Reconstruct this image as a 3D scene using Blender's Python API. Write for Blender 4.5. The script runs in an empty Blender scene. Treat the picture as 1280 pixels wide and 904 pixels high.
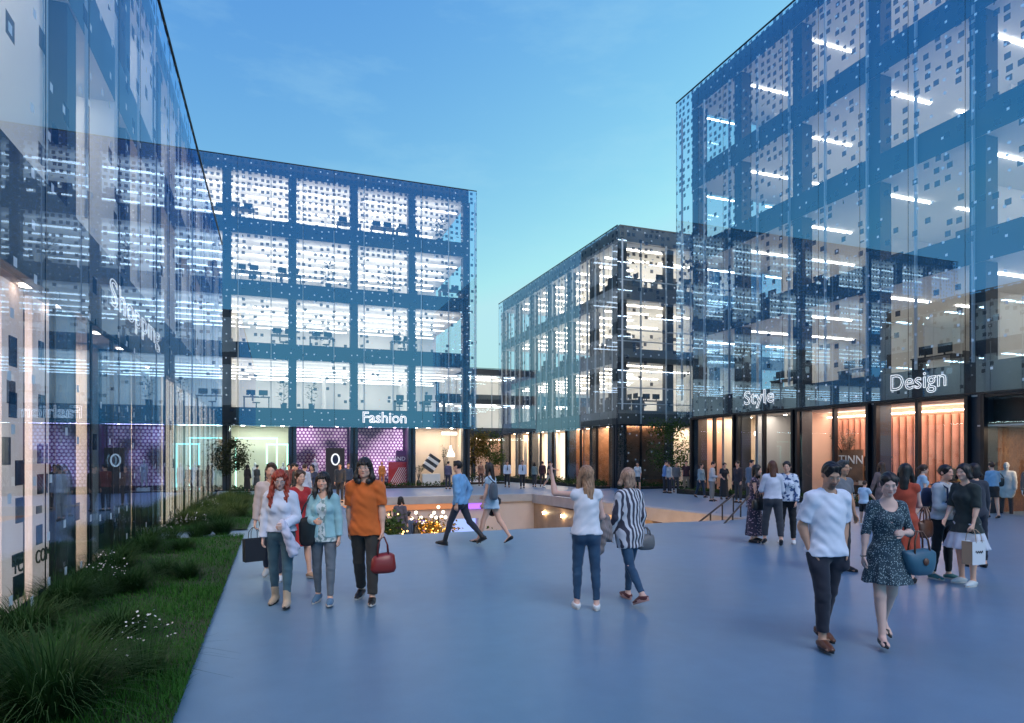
import bpy, math, random
import numpy as np
from mathutils import Vector, Matrix
R = math.radians
random.seed(7); rng = np.random.default_rng(7)
SC = bpy.context.scene
COL = SC.collection

# ------------------------------------------------------------------ camera, sky, sun, exposure
HEAD = R(20.24)                     # heading, clockwise from +Y
EYE = 1.9
cd = bpy.data.cameras.new('camera'); cam = bpy.data.objects.new('camera', cd); COL.objects.link(cam)
cam.location = (0, 0, EYE); cam.rotation_euler = (R(90), 0, -HEAD)
cd.sensor_width = 36; cd.lens = 22.5; cd.shift_x = 0.0; cd.shift_y = 0.0883
cd.clip_start = 0.05; cd.clip_end = 2000
SC.camera = cam
SC.view_settings.view_transform = 'Standard'; SC.view_settings.look = 'None'
SC.view_settings.exposure = 0.08; SC.view_settings.gamma = 1.0
SC.view_settings.use_curve_mapping = False
cy = SC.cycles
cy.use_denoising = True
try: cy.denoiser = 'OPENIMAGEDENOISE'
except Exception: pass
cy.max_bounces = 7; cy.diffuse_bounces = 3; cy.glossy_bounces = 3; cy.transmission_bounces = 2
cy.transparent_max_bounces = 14; cy.caustics_reflective = False; cy.caustics_refractive = False
cy.sample_clamp_indirect = 3.0; cy.sample_clamp_direct = 0.0
cy.use_light_tree = True; cy.use_adaptive_sampling = True; cy.adaptive_threshold = 0.015

SUN_EL, SUN_AZ = R(9.0), R(82)      # low evening sun, beyond the buildings on the right
W = bpy.data.worlds.new('World'); SC.world = W; W.use_nodes = True
nt = W.node_tree; nt.nodes.clear()
def WN(t, **k):
    n = nt.nodes.new(t)
    for a, b in k.items(): setattr(n, a, b)
    return n
sky = WN('ShaderNodeTexSky', sky_type='NISHITA', sun_disc=False, sun_elevation=SUN_EL, sun_rotation=SUN_AZ,
         altitude=0, air_density=1.6, dust_density=0.2, ozone_density=3.0)
sep = WN('ShaderNodeSeparateColor'); comb = WN('ShaderNodeCombineColor')
nt.links.new(sky.outputs[0], sep.inputs[0])
for ch, (g, a, lo, hi) in enumerate(((1.5, 5.3, .06, .46), (1.2, 3.65, .19, .78), (.4, 1.36, .70, .90))):   # dusk grade of the sky: deeper blue overhead, cyan low down
    k = WN('ShaderNodeMath', operation='MULTIPLY'); k.inputs[1].default_value = .115; nt.links.new(sep.outputs[ch], k.inputs[0])
    p = WN('ShaderNodeMath', operation='POWER'); p.inputs[1].default_value = g; nt.links.new(k.outputs[0], p.inputs[0])
    q = WN('ShaderNodeMath', operation='MULTIPLY'); q.inputs[1].default_value = a; nt.links.new(p.outputs[0], q.inputs[0])
    c = WN('ShaderNodeClamp'); c.inputs[1].default_value = lo; c.inputs[2].default_value = hi; nt.links.new(q.outputs[0], c.inputs[0])
    z = WN('ShaderNodeMath', operation='MULTIPLY'); z.inputs[1].default_value = 10; nt.links.new(c.outputs[0], z.inputs[0])
    nt.links.new(z.outputs[0], comb.inputs[ch])
tc = WN('ShaderNodeTexCoord')
mp = WN('ShaderNodeMapping'); mp.inputs['Scale'].default_value = (1.0, 1.0, 3.2)
no = WN('ShaderNodeTexNoise'); no.inputs['Scale'].default_value = 3.4; no.inputs['Detail'].default_value = 7; no.inputs['Roughness'].default_value = .62
cr = WN('ShaderNodeValToRGB'); cr.color_ramp.elements[0].position = .50; cr.color_ramp.elements[1].position = .78
cr.color_ramp.elements[0].color = (0, 0, 0, 1); cr.color_ramp.elements[1].color = (.30, .30, .30, 1)
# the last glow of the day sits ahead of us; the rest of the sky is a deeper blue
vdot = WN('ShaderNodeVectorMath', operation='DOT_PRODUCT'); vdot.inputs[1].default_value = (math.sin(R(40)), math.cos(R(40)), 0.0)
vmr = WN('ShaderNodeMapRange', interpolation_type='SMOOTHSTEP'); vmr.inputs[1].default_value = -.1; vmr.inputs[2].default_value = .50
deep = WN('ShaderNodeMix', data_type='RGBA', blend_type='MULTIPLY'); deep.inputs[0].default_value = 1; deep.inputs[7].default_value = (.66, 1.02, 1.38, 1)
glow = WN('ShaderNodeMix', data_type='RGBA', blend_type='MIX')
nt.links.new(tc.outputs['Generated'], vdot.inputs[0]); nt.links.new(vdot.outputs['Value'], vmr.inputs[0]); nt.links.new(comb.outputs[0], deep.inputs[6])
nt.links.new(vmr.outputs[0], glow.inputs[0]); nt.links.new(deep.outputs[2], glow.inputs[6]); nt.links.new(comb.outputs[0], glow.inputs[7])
clo = WN('ShaderNodeMix', data_type='RGBA', blend_type='MIX')
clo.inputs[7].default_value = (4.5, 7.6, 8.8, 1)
bg = WN('ShaderNodeBackground'); bg.inputs['Strength'].default_value = 0.1
wo = WN('ShaderNodeOutputWorld')
L = nt.links.new
L(tc.outputs['Generated'], mp.inputs[0]); L(mp.outputs[0], no.inputs['Vector'])
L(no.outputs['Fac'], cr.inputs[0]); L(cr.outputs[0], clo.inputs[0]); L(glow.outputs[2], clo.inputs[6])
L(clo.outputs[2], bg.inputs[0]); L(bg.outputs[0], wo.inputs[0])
sl = bpy.data.lights.new('sun', 'SUN'); sl.energy = 1.5; sl.angle = R(35); sl.color = (1, .93, .84)
so = bpy.data.objects.new('sun', sl); COL.objects.link(so)
LAZ = R(168)                         # added soft fill from behind the camera, put in to light the faces
sd = Vector((math.sin(LAZ), math.cos(LAZ), math.tan(R(48))))
so.rotation_euler = sd.to_track_quat('Z', 'Y').to_euler()

# ------------------------------------------------------------------ helpers
_th = math.tan(HEAD); _c, _s = math.cos(HEAD), math.sin(HEAD)
def at(px, d):
    """plan position seen at photo column px at depth d along the view axis"""
    xc = (px-640)/800*d
    return (xc*_c+d*_s, d*_c-xc*_s)
def zf(y):                           # the plaza falls gently beyond the near edge of the court
    return -0.018*max(0.0, min(y, 60)-14.7)

def mat(name, col, rough=.6, metal=0.0, spec=.5, emit=None, es=0.0, noise=None, bump=None, alpha=None, sheen=0):
    """noise=(scale, amount, detail); bump=(scale, strength, distance)"""
    m = bpy.data.materials.new(name); m.use_nodes = True
    t = m.node_tree; b = t.nodes['Principled BSDF']
    b.inputs['Base Color'].default_value = (*col, 1); b.inputs['Roughness'].default_value = rough
    b.inputs['Metallic'].default_value = metal; b.inputs['Specular IOR Level'].default_value = spec
    if sheen: b.inputs['Sheen Weight'].default_value = sheen
    if emit: b.inputs['Emission Color'].default_value = (*emit, 1); b.inputs['Emission Strength'].default_value = es
    c = t.nodes.new('ShaderNodeTexCoord')
    if noise:
        n = t.nodes.new('ShaderNodeTexNoise'); n.inputs['Scale'].default_value = noise[0]
        n.inputs['Detail'].default_value = noise[2] if len(noise) > 2 else 4
        t.links.new(c.outputs['Object'], n.inputs['Vector'])
        mr = t.nodes.new('ShaderNodeMapRange'); mr.inputs[1].default_value = .3; mr.inputs[2].default_value = .7
        mr.inputs[3].default_value = 1-noise[1]; mr.inputs[4].default_value = 1+noise[1]
        t.links.new(n.outputs['Fac'], mr.inputs[0])
        mx = t.nodes.new('ShaderNodeMix'); mx.data_type = 'RGBA'; mx.blend_type = 'MULTIPLY'; mx.inputs[0].default_value = 1
        mx.inputs[6].default_value = (*col, 1); t.links.new(mr.outputs[0], mx.inputs[7])
        t.links.new(mx.outputs[2], b.inputs['Base Color'])
    if bump:
        n = t.nodes.new('ShaderNodeTexNoise'); n.inputs['Scale'].default_value = bump[0]; n.inputs['Detail'].default_value = 5
        t.links.new(c.outputs['Object'], n.inputs['Vector'])
        bp = t.nodes.new('ShaderNodeBump'); bp.inputs['Strength'].default_value = bump[1]; bp.inputs['Distance'].default_value = bump[2]
        t.links.new(n.outputs['Fac'], bp.inputs['Height']); t.links.new(bp.outputs[0], b.inputs['Normal'])
    return m
def emat(name, col, s):
    m = bpy.data.materials.new(name); m.use_nodes = True; t = m.node_tree; t.nodes.clear()
    e = t.nodes.new('ShaderNodeEmission'); e.inputs[0].default_value = (*col, 1); e.inputs[1].default_value = s
    o = t.nodes.new('ShaderNodeOutputMaterial'); t.links.new(e.outputs[0], o.inputs[0]); return m

class MB:
    def __init__(s): s.v = []; s.f = []; s.mi = []; s.uv = []
    def face(s, pts, mi=0, uv=None):
        i = len(s.v); s.v += [tuple(p) for p in pts]; s.f.append(tuple(range(i, i+len(pts)))); s.mi.append(mi)
        s.uv += uv if uv else [(0, 0)]*len(pts)
    def box(s, x0, x1, y0, y1, z0, z1, mi=0, top=None, bot=None):
        if x0 > x1: x0, x1 = x1, x0
        if y0 > y1: y0, y1 = y1, y0
        if z0 > z1: z0, z1 = z1, z0
        i = len(s.v)
        s.v += [(x0,y0,z0),(x1,y0,z0),(x1,y1,z0),(x0,y1,z0),(x0,y0,z1),(x1,y0,z1),(x1,y1,z1),(x0,y1,z1)]
        for q, m in (((3,2,1,0), bot), ((4,5,6,7), top), ((0,1,5,4), None), ((1,2,6,5), None), ((2,3,7,6), None), ((3,0,4,7), None)):
            s.f.append(tuple(i+k for k in q)); s.mi.append(mi if m is None else m); s.uv += [(0,0)]*4
    def tube(s, pts, r, n=8, mi=0, cap=True):
        pts = [Vector(p) for p in pts]; rr = r if isinstance(r, (list, tuple)) else [r]*len(pts)
        i0 = len(s.v); up = None
        for k, p in enumerate(pts):
            d = (pts[min(k+1, len(pts)-1)]-pts[max(k-1, 0)]).normalized()
            if up is None:
                up = Vector((0,0,1)) if abs(d.z) < .9 else Vector((1,0,0))
            a = d.cross(up)
            if a.length < 1e-5: a = d.orthogonal()
            a.normalize(); b = d.cross(a).normalized(); up = a.cross(d).normalized()
            for j in range(n):
                t = 2*math.pi*j/n; s.v.append(tuple(p+(a*math.cos(t)+b*math.sin(t))*rr[k]))
        for k in range(len(pts)-1):
            for j in range(n):
                a0 = i0+k*n+j; a1 = i0+k*n+(j+1) % n
                s.f.append((a0, a1, a1+n, a0+n)); s.mi.append(mi); s.uv += [(0,0)]*4
        if cap:
            s.f.append(tuple(i0+j for j in range(n))[::-1]); s.mi.append(mi); s.uv += [(0,0)]*n
            e = i0+(len(pts)-1)*n; s.f.append(tuple(e+j for j in range(n))); s.mi.append(mi); s.uv += [(0,0)]*n
    def lathe(s, prof, c, n=16, mi=0):
        i0 = len(s.v)
        for r, z in prof:
            for j in range(n):
                t = 2*math.pi*j/n; s.v.append((c[0]+r*math.cos(t), c[1]+r*math.sin(t), c[2]+z))
        for k in range(len(prof)-1):
            for j in range(n):
                a0 = i0+k*n+j; a1 = i0+k*n+(j+1) % n
                s.f.append((a0, a1, a1+n, a0+n)); s.mi.append(mi); s.uv += [(0,0)]*4
    def build(s, name, mats, parent=None, smooth=False):
        me = bpy.data.meshes.new(name)
        off = Vector((0,0,0)); p = parent
        while p is not None: off += p.location; p = p.parent
        me.from_pydata([(x-off.x, y-off.y, z-off.z) for x, y, z in s.v], [], s.f)
        for m in (mats if isinstance(mats, (list, tuple)) else [mats]): me.materials.append(m)
        me.polygons.foreach_set('material_index', s.mi)
        if any(u != (0,0) for u in s.uv):
            ul = me.uv_layers.new(name='UVMap'); ul.data.foreach_set('uv', [c for u in s.uv for c in u])
        if smooth: me.polygons.foreach_set('use_smooth', [True]*len(s.f))
        me.update()
        o = bpy.data.objects.new(name, me); COL.objects.link(o)
        if parent is not None: o.parent = parent
        return o
def tag(o, label=None, cat=None, group=None, kind=None):
    if label: o['label'] = label
    if cat: o['category'] = cat
    if group: o['group'] = group
    if kind: o['kind'] = kind
    return o
def thing(name, label, cat, loc=(0,0,0), group=None, rz=0):
    o = bpy.data.objects.new(name, None); COL.objects.link(o); o.location = loc; o.rotation_euler = (0,0,rz)
    o.empty_display_size = .2
    return tag(o, label, cat, group)
def dup(o, loc=None, rz=None, label=None, group=None, parent=None, scale=None):
    c = o.copy(); COL.objects.link(c)
    if parent is not None: c.parent = parent
    if loc is not None: c.location = loc
    if rz is not None: c.rotation_euler = (0,0,rz)
    if scale is not None: c.scale = (scale,)*3
    if label: c['label'] = label
    if group: c['group'] = group
    for ch in list(o.children): dup(ch, parent=c)
    return c
def np_mesh(name, V, F, mats, parent=None, smooth=False, mi=None):
    """V (n,3), F (m,3|4) numpy"""
    me = bpy.data.meshes.new(name); n, k = F.shape
    me.vertices.add(len(V)); me.vertices.foreach_set('co', np.ascontiguousarray(V, dtype=np.float32).ravel())
    me.loops.add(n*k); me.loops.foreach_set('vertex_index', np.ascontiguousarray(F, dtype=np.int32).ravel())
    me.polygons.add(n); me.polygons.foreach_set('loop_start', np.arange(0, n*k, k, dtype=np.int32))
    me.polygons.foreach_set('loop_total', np.full(n, k, dtype=np.int32))
    for m in (mats if isinstance(mats, (list, tuple)) else [mats]): me.materials.append(m)
    if mi is not None: me.polygons.foreach_set('material_index', np.ascontiguousarray(mi, dtype=np.int32))
    if smooth: me.polygons.foreach_set('use_smooth', np.ones(n, dtype=bool))
    me.update(calc_edges=True)
    o = bpy.data.objects.new(name, me); COL.objects.link(o)
    if parent is not None: o.parent = parent
    return o
def text_mesh(name, body, size, m, parent, M, outline=None, extrude=.0, sx=1.0):
    """lettering in the local XY plane, placed by the 4x4 matrix M (world)"""
    cu = bpy.data.curves.new(name, 'FONT'); cu.body = body; cu.size = size; cu.align_x = 'LEFT'
    if outline: cu.fill_mode = 'NONE'; cu.bevel_depth = outline; cu.bevel_resolution = 1; cu.resolution_u = 4
    else: cu.extrude = extrude; cu.resolution_u = 3
    t = bpy.data.objects.new('t', cu); COL.objects.link(t)
    me = bpy.data.meshes.new_from_object(t.evaluated_get(bpy.context.evaluated_depsgraph_get()))
    bpy.data.objects.remove(t); me.name = name
    me.transform(Matrix.Diagonal((sx,1,1,1))); me.transform(M)
    off = Vector((0,0,0)); p = parent
    while p is not None: off += p.location; p = p.parent
    me.transform(Matrix.Translation(-off))
    me.materials.clear(); me.materials.append(m)
    o = bpy.data.objects.new(name, me); COL.objects.link(o)
    if parent is not None: o.parent = parent
    return o

# ------------------------------------------------------------------ glass
def glass(name, refl=2.6, frit=None, tint=(.88,.93,.96), gloss=(.48,.76,1)):
    """thin coated glass: see-through plus mirror; frit = printed squares (grid, z_lo, z_hi, dens_lo, dens_hi)"""
    m = bpy.data.materials.new(name); m.use_nodes = True; t = m.node_tree; t.nodes.clear()
    N = t.nodes.new; K = t.links.new
    def math_(op, a, b=None, c=None):
        n = N('ShaderNodeMath'); n.operation = op
        for i, q in enumerate((a, b, c)):
            if q is None: continue
            if isinstance(q, (int, float)): n.inputs[i].default_value = q
            else: K(q, n.inputs[i])
        return n.outputs[0]
    tr = N('ShaderNodeBsdfTransparent'); tr.inputs[0].default_value = (*tint, 1)
    gl = N('ShaderNodeBsdfGlossy'); gl.inputs[0].default_value = (*gloss,1); gl.inputs['Roughness'].default_value = 0.0
    ge = N('ShaderNodeNewGeometry'); vd = N('ShaderNodeVectorMath'); vd.operation = 'DOT_PRODUCT'
    K(ge.outputs['Normal'], vd.inputs[0]); K(ge.outputs['Incoming'], vd.inputs[1])
    r0 = ((refl-1)/(refl+1))**2
    sch = math_('MULTIPLY_ADD', math_('POWER', math_('SUBTRACT', 1.0, math_('ABSOLUTE', vd.outputs['Value'])), 5.0), 1-r0, r0)
    mix = N('ShaderNodeMixShader'); K(sch, mix.inputs[0]); K(gl.outputs[0], mix.inputs[2])
    out = N('ShaderNodeOutputMaterial'); K(mix.outputs[0], out.inputs[0])
    if not frit:
        K(tr.outputs[0], mix.inputs[1]); return m
    a, z0, z1, d0, d1 = frit
    uv = N('ShaderNodeUVMap'); sp = N('ShaderNodeSeparateXYZ'); K(uv.outputs[0], sp.inputs[0])
    def squares(a, size, dens, seed):
        u = math_('DIVIDE', sp.outputs[0], a); v = math_('DIVIDE', sp.outputs[1], a)
        cb = N('ShaderNodeCombineXYZ'); K(math_('FLOOR', u), cb.inputs[0]); K(math_('FLOOR', v), cb.inputs[1]); cb.inputs[2].default_value = seed
        wn = N('ShaderNodeTexWhiteNoise'); wn.noise_dimensions = '3D'; K(cb.outputs[0], wn.inputs[0])
        ins = None; sc_ = N('ShaderNodeSeparateXYZ'); K(wn.outputs['Color'], sc_.inputs[0])
        for q, jt in ((u, sc_.outputs[1]), (v, sc_.outputs[2])):
            f = math_('ABSOLUTE', math_('SUBTRACT', math_('SUBTRACT', math_('FRACT', q), .5), math_('MULTIPLY', math_('SUBTRACT', jt, .5), .30))); g = math_('LESS_THAN', f, size/2)
            ins = g if ins is None else math_('MULTIPLY', ins, g)
        return math_('MULTIPLY', ins, math_('LESS_THAN', wn.outputs[0], dens))
    mq = N('ShaderNodeMapRange'); K(sp.outputs[1], mq.inputs[0]); mq.inputs[1].default_value = z0; mq.inputs[2].default_value = z1
    dens = math_('MULTIPLY_ADD', math_('POWER', mq.outputs[0], 1.7), d1-d0, d0)
    # patches: thin the squares out in places
    ns = N('ShaderNodeTexNoise'); ns.inputs['Scale'].default_value = .35; ns.inputs['Detail'].default_value = 1; K(uv.outputs[0], ns.inputs['Vector'])
    m2 = N('ShaderNodeMapRange'); K(ns.outputs['Fac'], m2.inputs[0]); m2.inputs[1].default_value = .35; m2.inputs[2].default_value = .65; m2.inputs[3].default_value = .7; m2.inputs[4].default_value = 1.15
    dark = squares(a, .52, math_('MULTIPLY', dens, m2.outputs[0]), 1.0)
    lite = squares(a*1.3, .17, .50, 5.0)
    dd = N('ShaderNodeBsdfDiffuse'); dd.inputs[0].default_value = (.02,.035,.06,1)
    dl = N('ShaderNodeBsdfDiffuse'); dl.inputs[0].default_value = (.9,.93,.95,1)
    m1 = N('ShaderNodeMixShader'); K(math_('MULTIPLY', dark, .88), m1.inputs[0]); K(tr.outputs[0], m1.inputs[1]); K(dd.outputs[0], m1.inputs[2])
    m3 = N('ShaderNodeMixShader'); K(lite, m3.inputs[0]); K(m1.outputs[0], m3.inputs[1]); K(dl.outputs[0], m3.inputs[2])
    K(m3.outputs[0], mix.inputs[1])
    return m

MT = dict(
    slab=mat('dark_spandrel', (.022,.026,.034), .35, noise=(.8,.2)),
    slabm=mat('grey_spandrel', (.12,.115,.105), .45, noise=(.8,.2)),
    ceil=mat('white_ceiling', (.82,.81,.79), .8), floor=mat('pale_floor', (.66,.65,.63), .85, noise=(3,.2)),
    wall=mat('office_wall', (.78,.77,.75), .85, noise=(.3,.12)), wallg=mat('grey_wall', (.30,.30,.31), .85, noise=(.4,.15)),
    col=mat('column_grey', (.030,.035,.044), .45), frame=mat('dark_frame', (.014,.016,.02), .35, .3),
    mull=mat('pale_mullion', (.66,.66,.64), .45), steel=mat('brushed_steel', (.45,.46,.48), .3, .9),
    roof=mat('roof_membrane', (.12,.125,.13), .9),
    lamp=emat('ceiling_lamp', (1,.94,.86), 17), lampb=emat('ceiling_lamp_bright', (1,.94,.87), 4.5),
    lampl=emat('ceiling_lamp_left', (1,.95,.88), 16),
    lampm=emat('ceiling_lamp_middle', (1,.88,.72), 14),
    lampw=emat('ceiling_lamp_warm', (1,.80,.55), 14),
    sign=mat('sign_letters', (.85,.85,.85), .4, emit=(1,1,1), es=.75),
    black=mat('black_paint', (.012,.012,.014), .5), desk=mat('desk_dark', (.03,.033,.04), .55),
    scr=mat('monitor_panel', (.02,.02,.025), .25, emit=(.8,.9,1), es=.35),
    glass_r=glass('screen_glass_right', 2.9, (.36,3.6,20.5,.05,1.25)),
    glass_f=glass('screen_glass_fashion', 3.0, (.36,4.0,20.2,.07,1.2)),
    glass_l=glass('screen_glass_left', 1.45, (.46,4.5,12.5,.05,.8), gloss=(.50,.72,1)),
    glass_m=glass('screen_glass_middle', 2.6, (.42,3.8,16.0,.0,.7), gloss=(.55,.74,1)),
    glass_p=glass('plain_glass', 1.9), shop=glass('shop_glass', 1.52, tint=(.93,.95,.95)),
)
# ------------------------------------------------------------------ the setting
def mk_plaza():
    m = bpy.data.materials.new('polished_concrete'); m.use_nodes = True; t = m.node_tree; b = t.nodes['Principled BSDF']
    K = t.links.new; c = t.nodes.new('ShaderNodeTexCoord')
    def noise(scale, det):
        n = t.nodes.new('ShaderNodeTexNoise'); n.inputs['Scale'].default_value = scale; n.inputs['Detail'].default_value = det; n.inputs['Roughness'].default_value = .5; K(c.outputs['Object'], n.inputs['Vector']); return n.outputs['Fac']
    def mad(x, a, b_):
        q = t.nodes.new('ShaderNodeMath'); q.operation = 'MULTIPLY_ADD'; q.inputs[1].default_value = a; q.inputs[2].default_value = b_
        if isinstance(x, (int, float)): q.inputs[0].default_value = x
        else: K(x, q.inputs[0])
        return q
    big, mid, fine = noise(.45, 2), noise(3.5, 3), noise(55, 3)
    s1 = mad(big, .46, .74); s2 = mad(mid, .24, .0); s3 = mad(fine, .14, 0); K(s1.outputs[0], s2.inputs[2]); K(s2.outputs[0], s3.inputs[2])
    mx = t.nodes.new('ShaderNodeMix'); mx.data_type = 'RGBA'; mx.blend_type = 'MULTIPLY'; mx.inputs[0].default_value = 1; mx.inputs[6].default_value = (.098,.178,.268,1)
    K(s3.outputs[0], mx.inputs[7]); K(mx.outputs[2], b.inputs['Base Color'])
    r = mad(big, .08, .33); K(r.outputs[0], b.inputs['Roughness']); b.inputs['Specular IOR Level'].default_value = .6
    return m
PLAZA = mk_plaza()
CX0, CX1, CY0, CY1, CZ = 2.4, 12.6, 14.7, 30.9, -4.3        # the sunken court
m = MB()
xs = [-400, CX0, CX1, 400]; ys = [-300, CY0, CY1, 60, 600]
for i in range(3):
    for j in range(4):
        if i == 1 and j == 1: continue
        m.face([(xs[a], ys[b], zf(ys[b])) for a, b in ((i,j),(i+1,j),(i+1,j+1),(i,j+1))])
tag(m.build('plaza', PLAZA), kind='structure')
MT['pinkwall'] = mat('court_plaster', (.60,.50,.46), .7, noise=(.5,.12))
MT['brown'] = mat('court_brown_stone', (.34,.24,.17), .5, noise=(1.2,.25))
MT['rim'] = mat('court_rim_stone', (.33,.33,.35), .4, noise=(2,.12))
MT['court'] = mat('court_floor', (.25,.22,.2), .3)
m = MB(); m.face([(CX0-5,CY0-3,CZ),(CX1+8,CY0-3,CZ),(CX1+8,CY1+6,CZ),(CX0-5,CY1+6,CZ)])
tag(m.build('court_floor', MT['court']), kind='structure')
# retaining walls of the court, each one a thing
zc = zf(CY1)
def ywall(name, label, x0, x1, y, t, mt):
    m = MB(); m.box(x0, x1, y, y+t, CZ, zf(y+t)-.02); return tag(m.build(name, mt), label, 'wall')
r = thing('court_wall', 'pinkish plaster back wall of the sunken court below the far terrace', 'wall', (7.5, CY1, CZ))
m = MB()
for x0, x1 in ((CX0-2, 6.2), (7.0, 8.0), (9.6, CX1+.4)): m.box(x0, x1, CY1+.01, CY1+.4, CZ, zc-1.15)
m.box(CX0-2, CX1+.4, CY1+.01, CY1+.4, zc-1.15, zc-.36); m.build('wall_panel', MT['pinkwall'], r)
m = MB(); m.box(CX0-.3, CX1+.3, CY1-.12, CY1+.35, zc-.35, zc+.012); m.build('rim_beam', MT['rim'], r)
m = MB(); m.box(CX0, 8.3, CY1-.10, CY1-.03, zc-.62, zc-.36)
m.build('orange_fascia', mat('orange_fascia', (.55,.22,.10), .5, emit=(1,.35,.12), es=.25), r)
m = MB(); m.box(8.35, 9.9, CY1-.10, CY1-.03, zc-.66, zc-.40); m.build('purple_light_strip', emat('purple_led', (.32,.12,1), 2.2), r)
m = MB(); m.box(8.05, 9.55, CY1+.38, CY1+.42, CZ, zc-1.16); m.build('lit_doorway', emat('blue_doorway', (.38,.52,1), 1.15), r)
r = thing('court_wall', 'brown stone right wall of the sunken court with lit shop openings', 'wall', (CX1, 22, CZ))
m = MB(); m.box(CX1+.01, CX1+.4, CY0-.5, 17.2, CZ, -.5); m.box(CX1+.01, CX1+.4, 19.7, 21.2, CZ, -.55); m.box(CX1+.01, CX1+.4, 25.2, CY1, CZ, -.75); m.build('wall_panel', MT['brown'], r)
m = MB()
n = 24
for k in range(n):
    ya = CY0-.4+(CY1-CY0+.3)*k/n; yb = CY0-.4+(CY1-CY0+.3)*(k+1)/n
    m.v += [(x, y, z) for y in (ya, yb) for x, z in ((CX1-.12, zf(y)-.45), (CX1+.4, zf(y)-.45), (CX1+.4, zf(y)+.008), (CX1-.12, zf(y)+.008))]
    i = len(m.v)-8
    for q in ((0,3,7,4),(3,2,6,7),(0,4,5,1),(1,5,6,2)): m.f.append(tuple(i+a for a in q)); m.mi.append(0); m.uv += [(0,0)]*4
    if k == 0: m.f.append((i,i+1,i+2,i+3)); m.mi.append(0); m.uv += [(0,0)]*4
    if k == n-1: m.f.append((i+7,i+6,i+5,i+4)); m.mi.append(0); m.uv += [(0,0)]*4
m.build('rim_beam', MT['rim'], r)
WARM = mat('warm_shop_back', (.62,.47,.34), .8)
for y0, y1 in ((17.2,19.7),(21.2,25.2)):
    m = MB(); m.box(CX1+2.6, CX1+2.7, y0-1, y1+1, CZ, -.6); m.box(CX1+.4, CX1+2.6, y0-.1, y0, CZ, -.6); m.box(CX1+.4, CX1+2.6, y1, y1+.1, CZ, -.6)
    m.box(CX1+.42, CX1+2.6, y0, y1, -.72, -.6); m.build('shop_recess', WARM, r)
    m = MB(); m.box(CX1+1.0, CX1+1.6, y0+.3, y1-.3, -.80, -.74); m.build('recess_lamp', emat('recess_lamp', (1,.68,.36), 9), r)
for k, (y, z) in enumerate(((27.2,-1.15),(29.4,-1.2))):
    m = MB(); m.lathe([(.0,.0),(.05,.0),(.05,.12),(.0,.12)], (CX1-.08, y, z), 10); m.build('wall_lamp', emat('court_wall_lamp', (1,.72,.4), 60), r, True)
nw = ywall('court_wall', 'near retaining wall of the sunken court under the plaza edge', CX0-.4, CX1+.4, CY0-.42, .4, MT['rim'])
m = MB(); m.box(CX0+.8, CX1-.8, CY0-.015, CY0+.02, CZ+.3, CZ+2.6); m.build('court_fill_glow', emat('court_fill', (1,.78,.58), 2.6), nw)  # added glowing surface, out of sight, that brightens the court walls
m = MB(); m.box(CX0-.42, CX0-.02, CY0, CY1, CZ, zc-.1)
tag(m.build('court_wall', MT['pinkwall']), 'left retaining wall of the sunken court below the lawn path', 'wall')

# lawn bed on the left with a stone kerb
GX0, GX1 = -2.62, -.68
m = MB()
LAWN = ((-3.0,15.6),(17.2,36.0))
for y0, y1 in LAWN:
    ks = [y0]+[y for y in (14.7,) if y0 < y < y1]+[y1]
    for a, b in zip(ks, ks[1:]): m.face([(GX0-.3,a,zf(a)+.03),(GX1,a,zf(a)+.03),(GX1,b,zf(b)+.03),(GX0-.3,b,zf(b)+.03)])
tag(m.build('lawn_soil', mat('lawn_soil', (.02,.032,.012), .95, noise=(9,.5))), kind='structure')

# ------------------------------------------------------------------ buildings
class Frame:
    """u runs along the facade, w into the building, z up"""
    def __init__(s, kind, c): s.k = kind; s.c = c
    def P(s, u, w, z):
        if s.k == 'R': return (s.c+w, u, z)        # faces -X
        if s.k == 'L': return (s.c-w, u, z)        # faces +X
        return (u, s.c+w, z)                       # 'F' faces -Y
    def box(s, m, u0, u1, w0, w1, z0, z1, mi=0, **k):
        a = s.P(u0, w0, z0); b = s.P(u1, w1, z1); m.box(a[0], b[0], a[1], b[1], a[2], b[2], mi, **k)
    def quad(s, m, u0, u1, w, z0, z1, mi=0, off=0.0):
        pts = [(u0,z0),(u1,z0),(u1,z1),(u0,z1)]
        m.face([s.P(u, w, z) for u, z in pts], mi, [(u+off+100, z) for u, z in pts])

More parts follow.
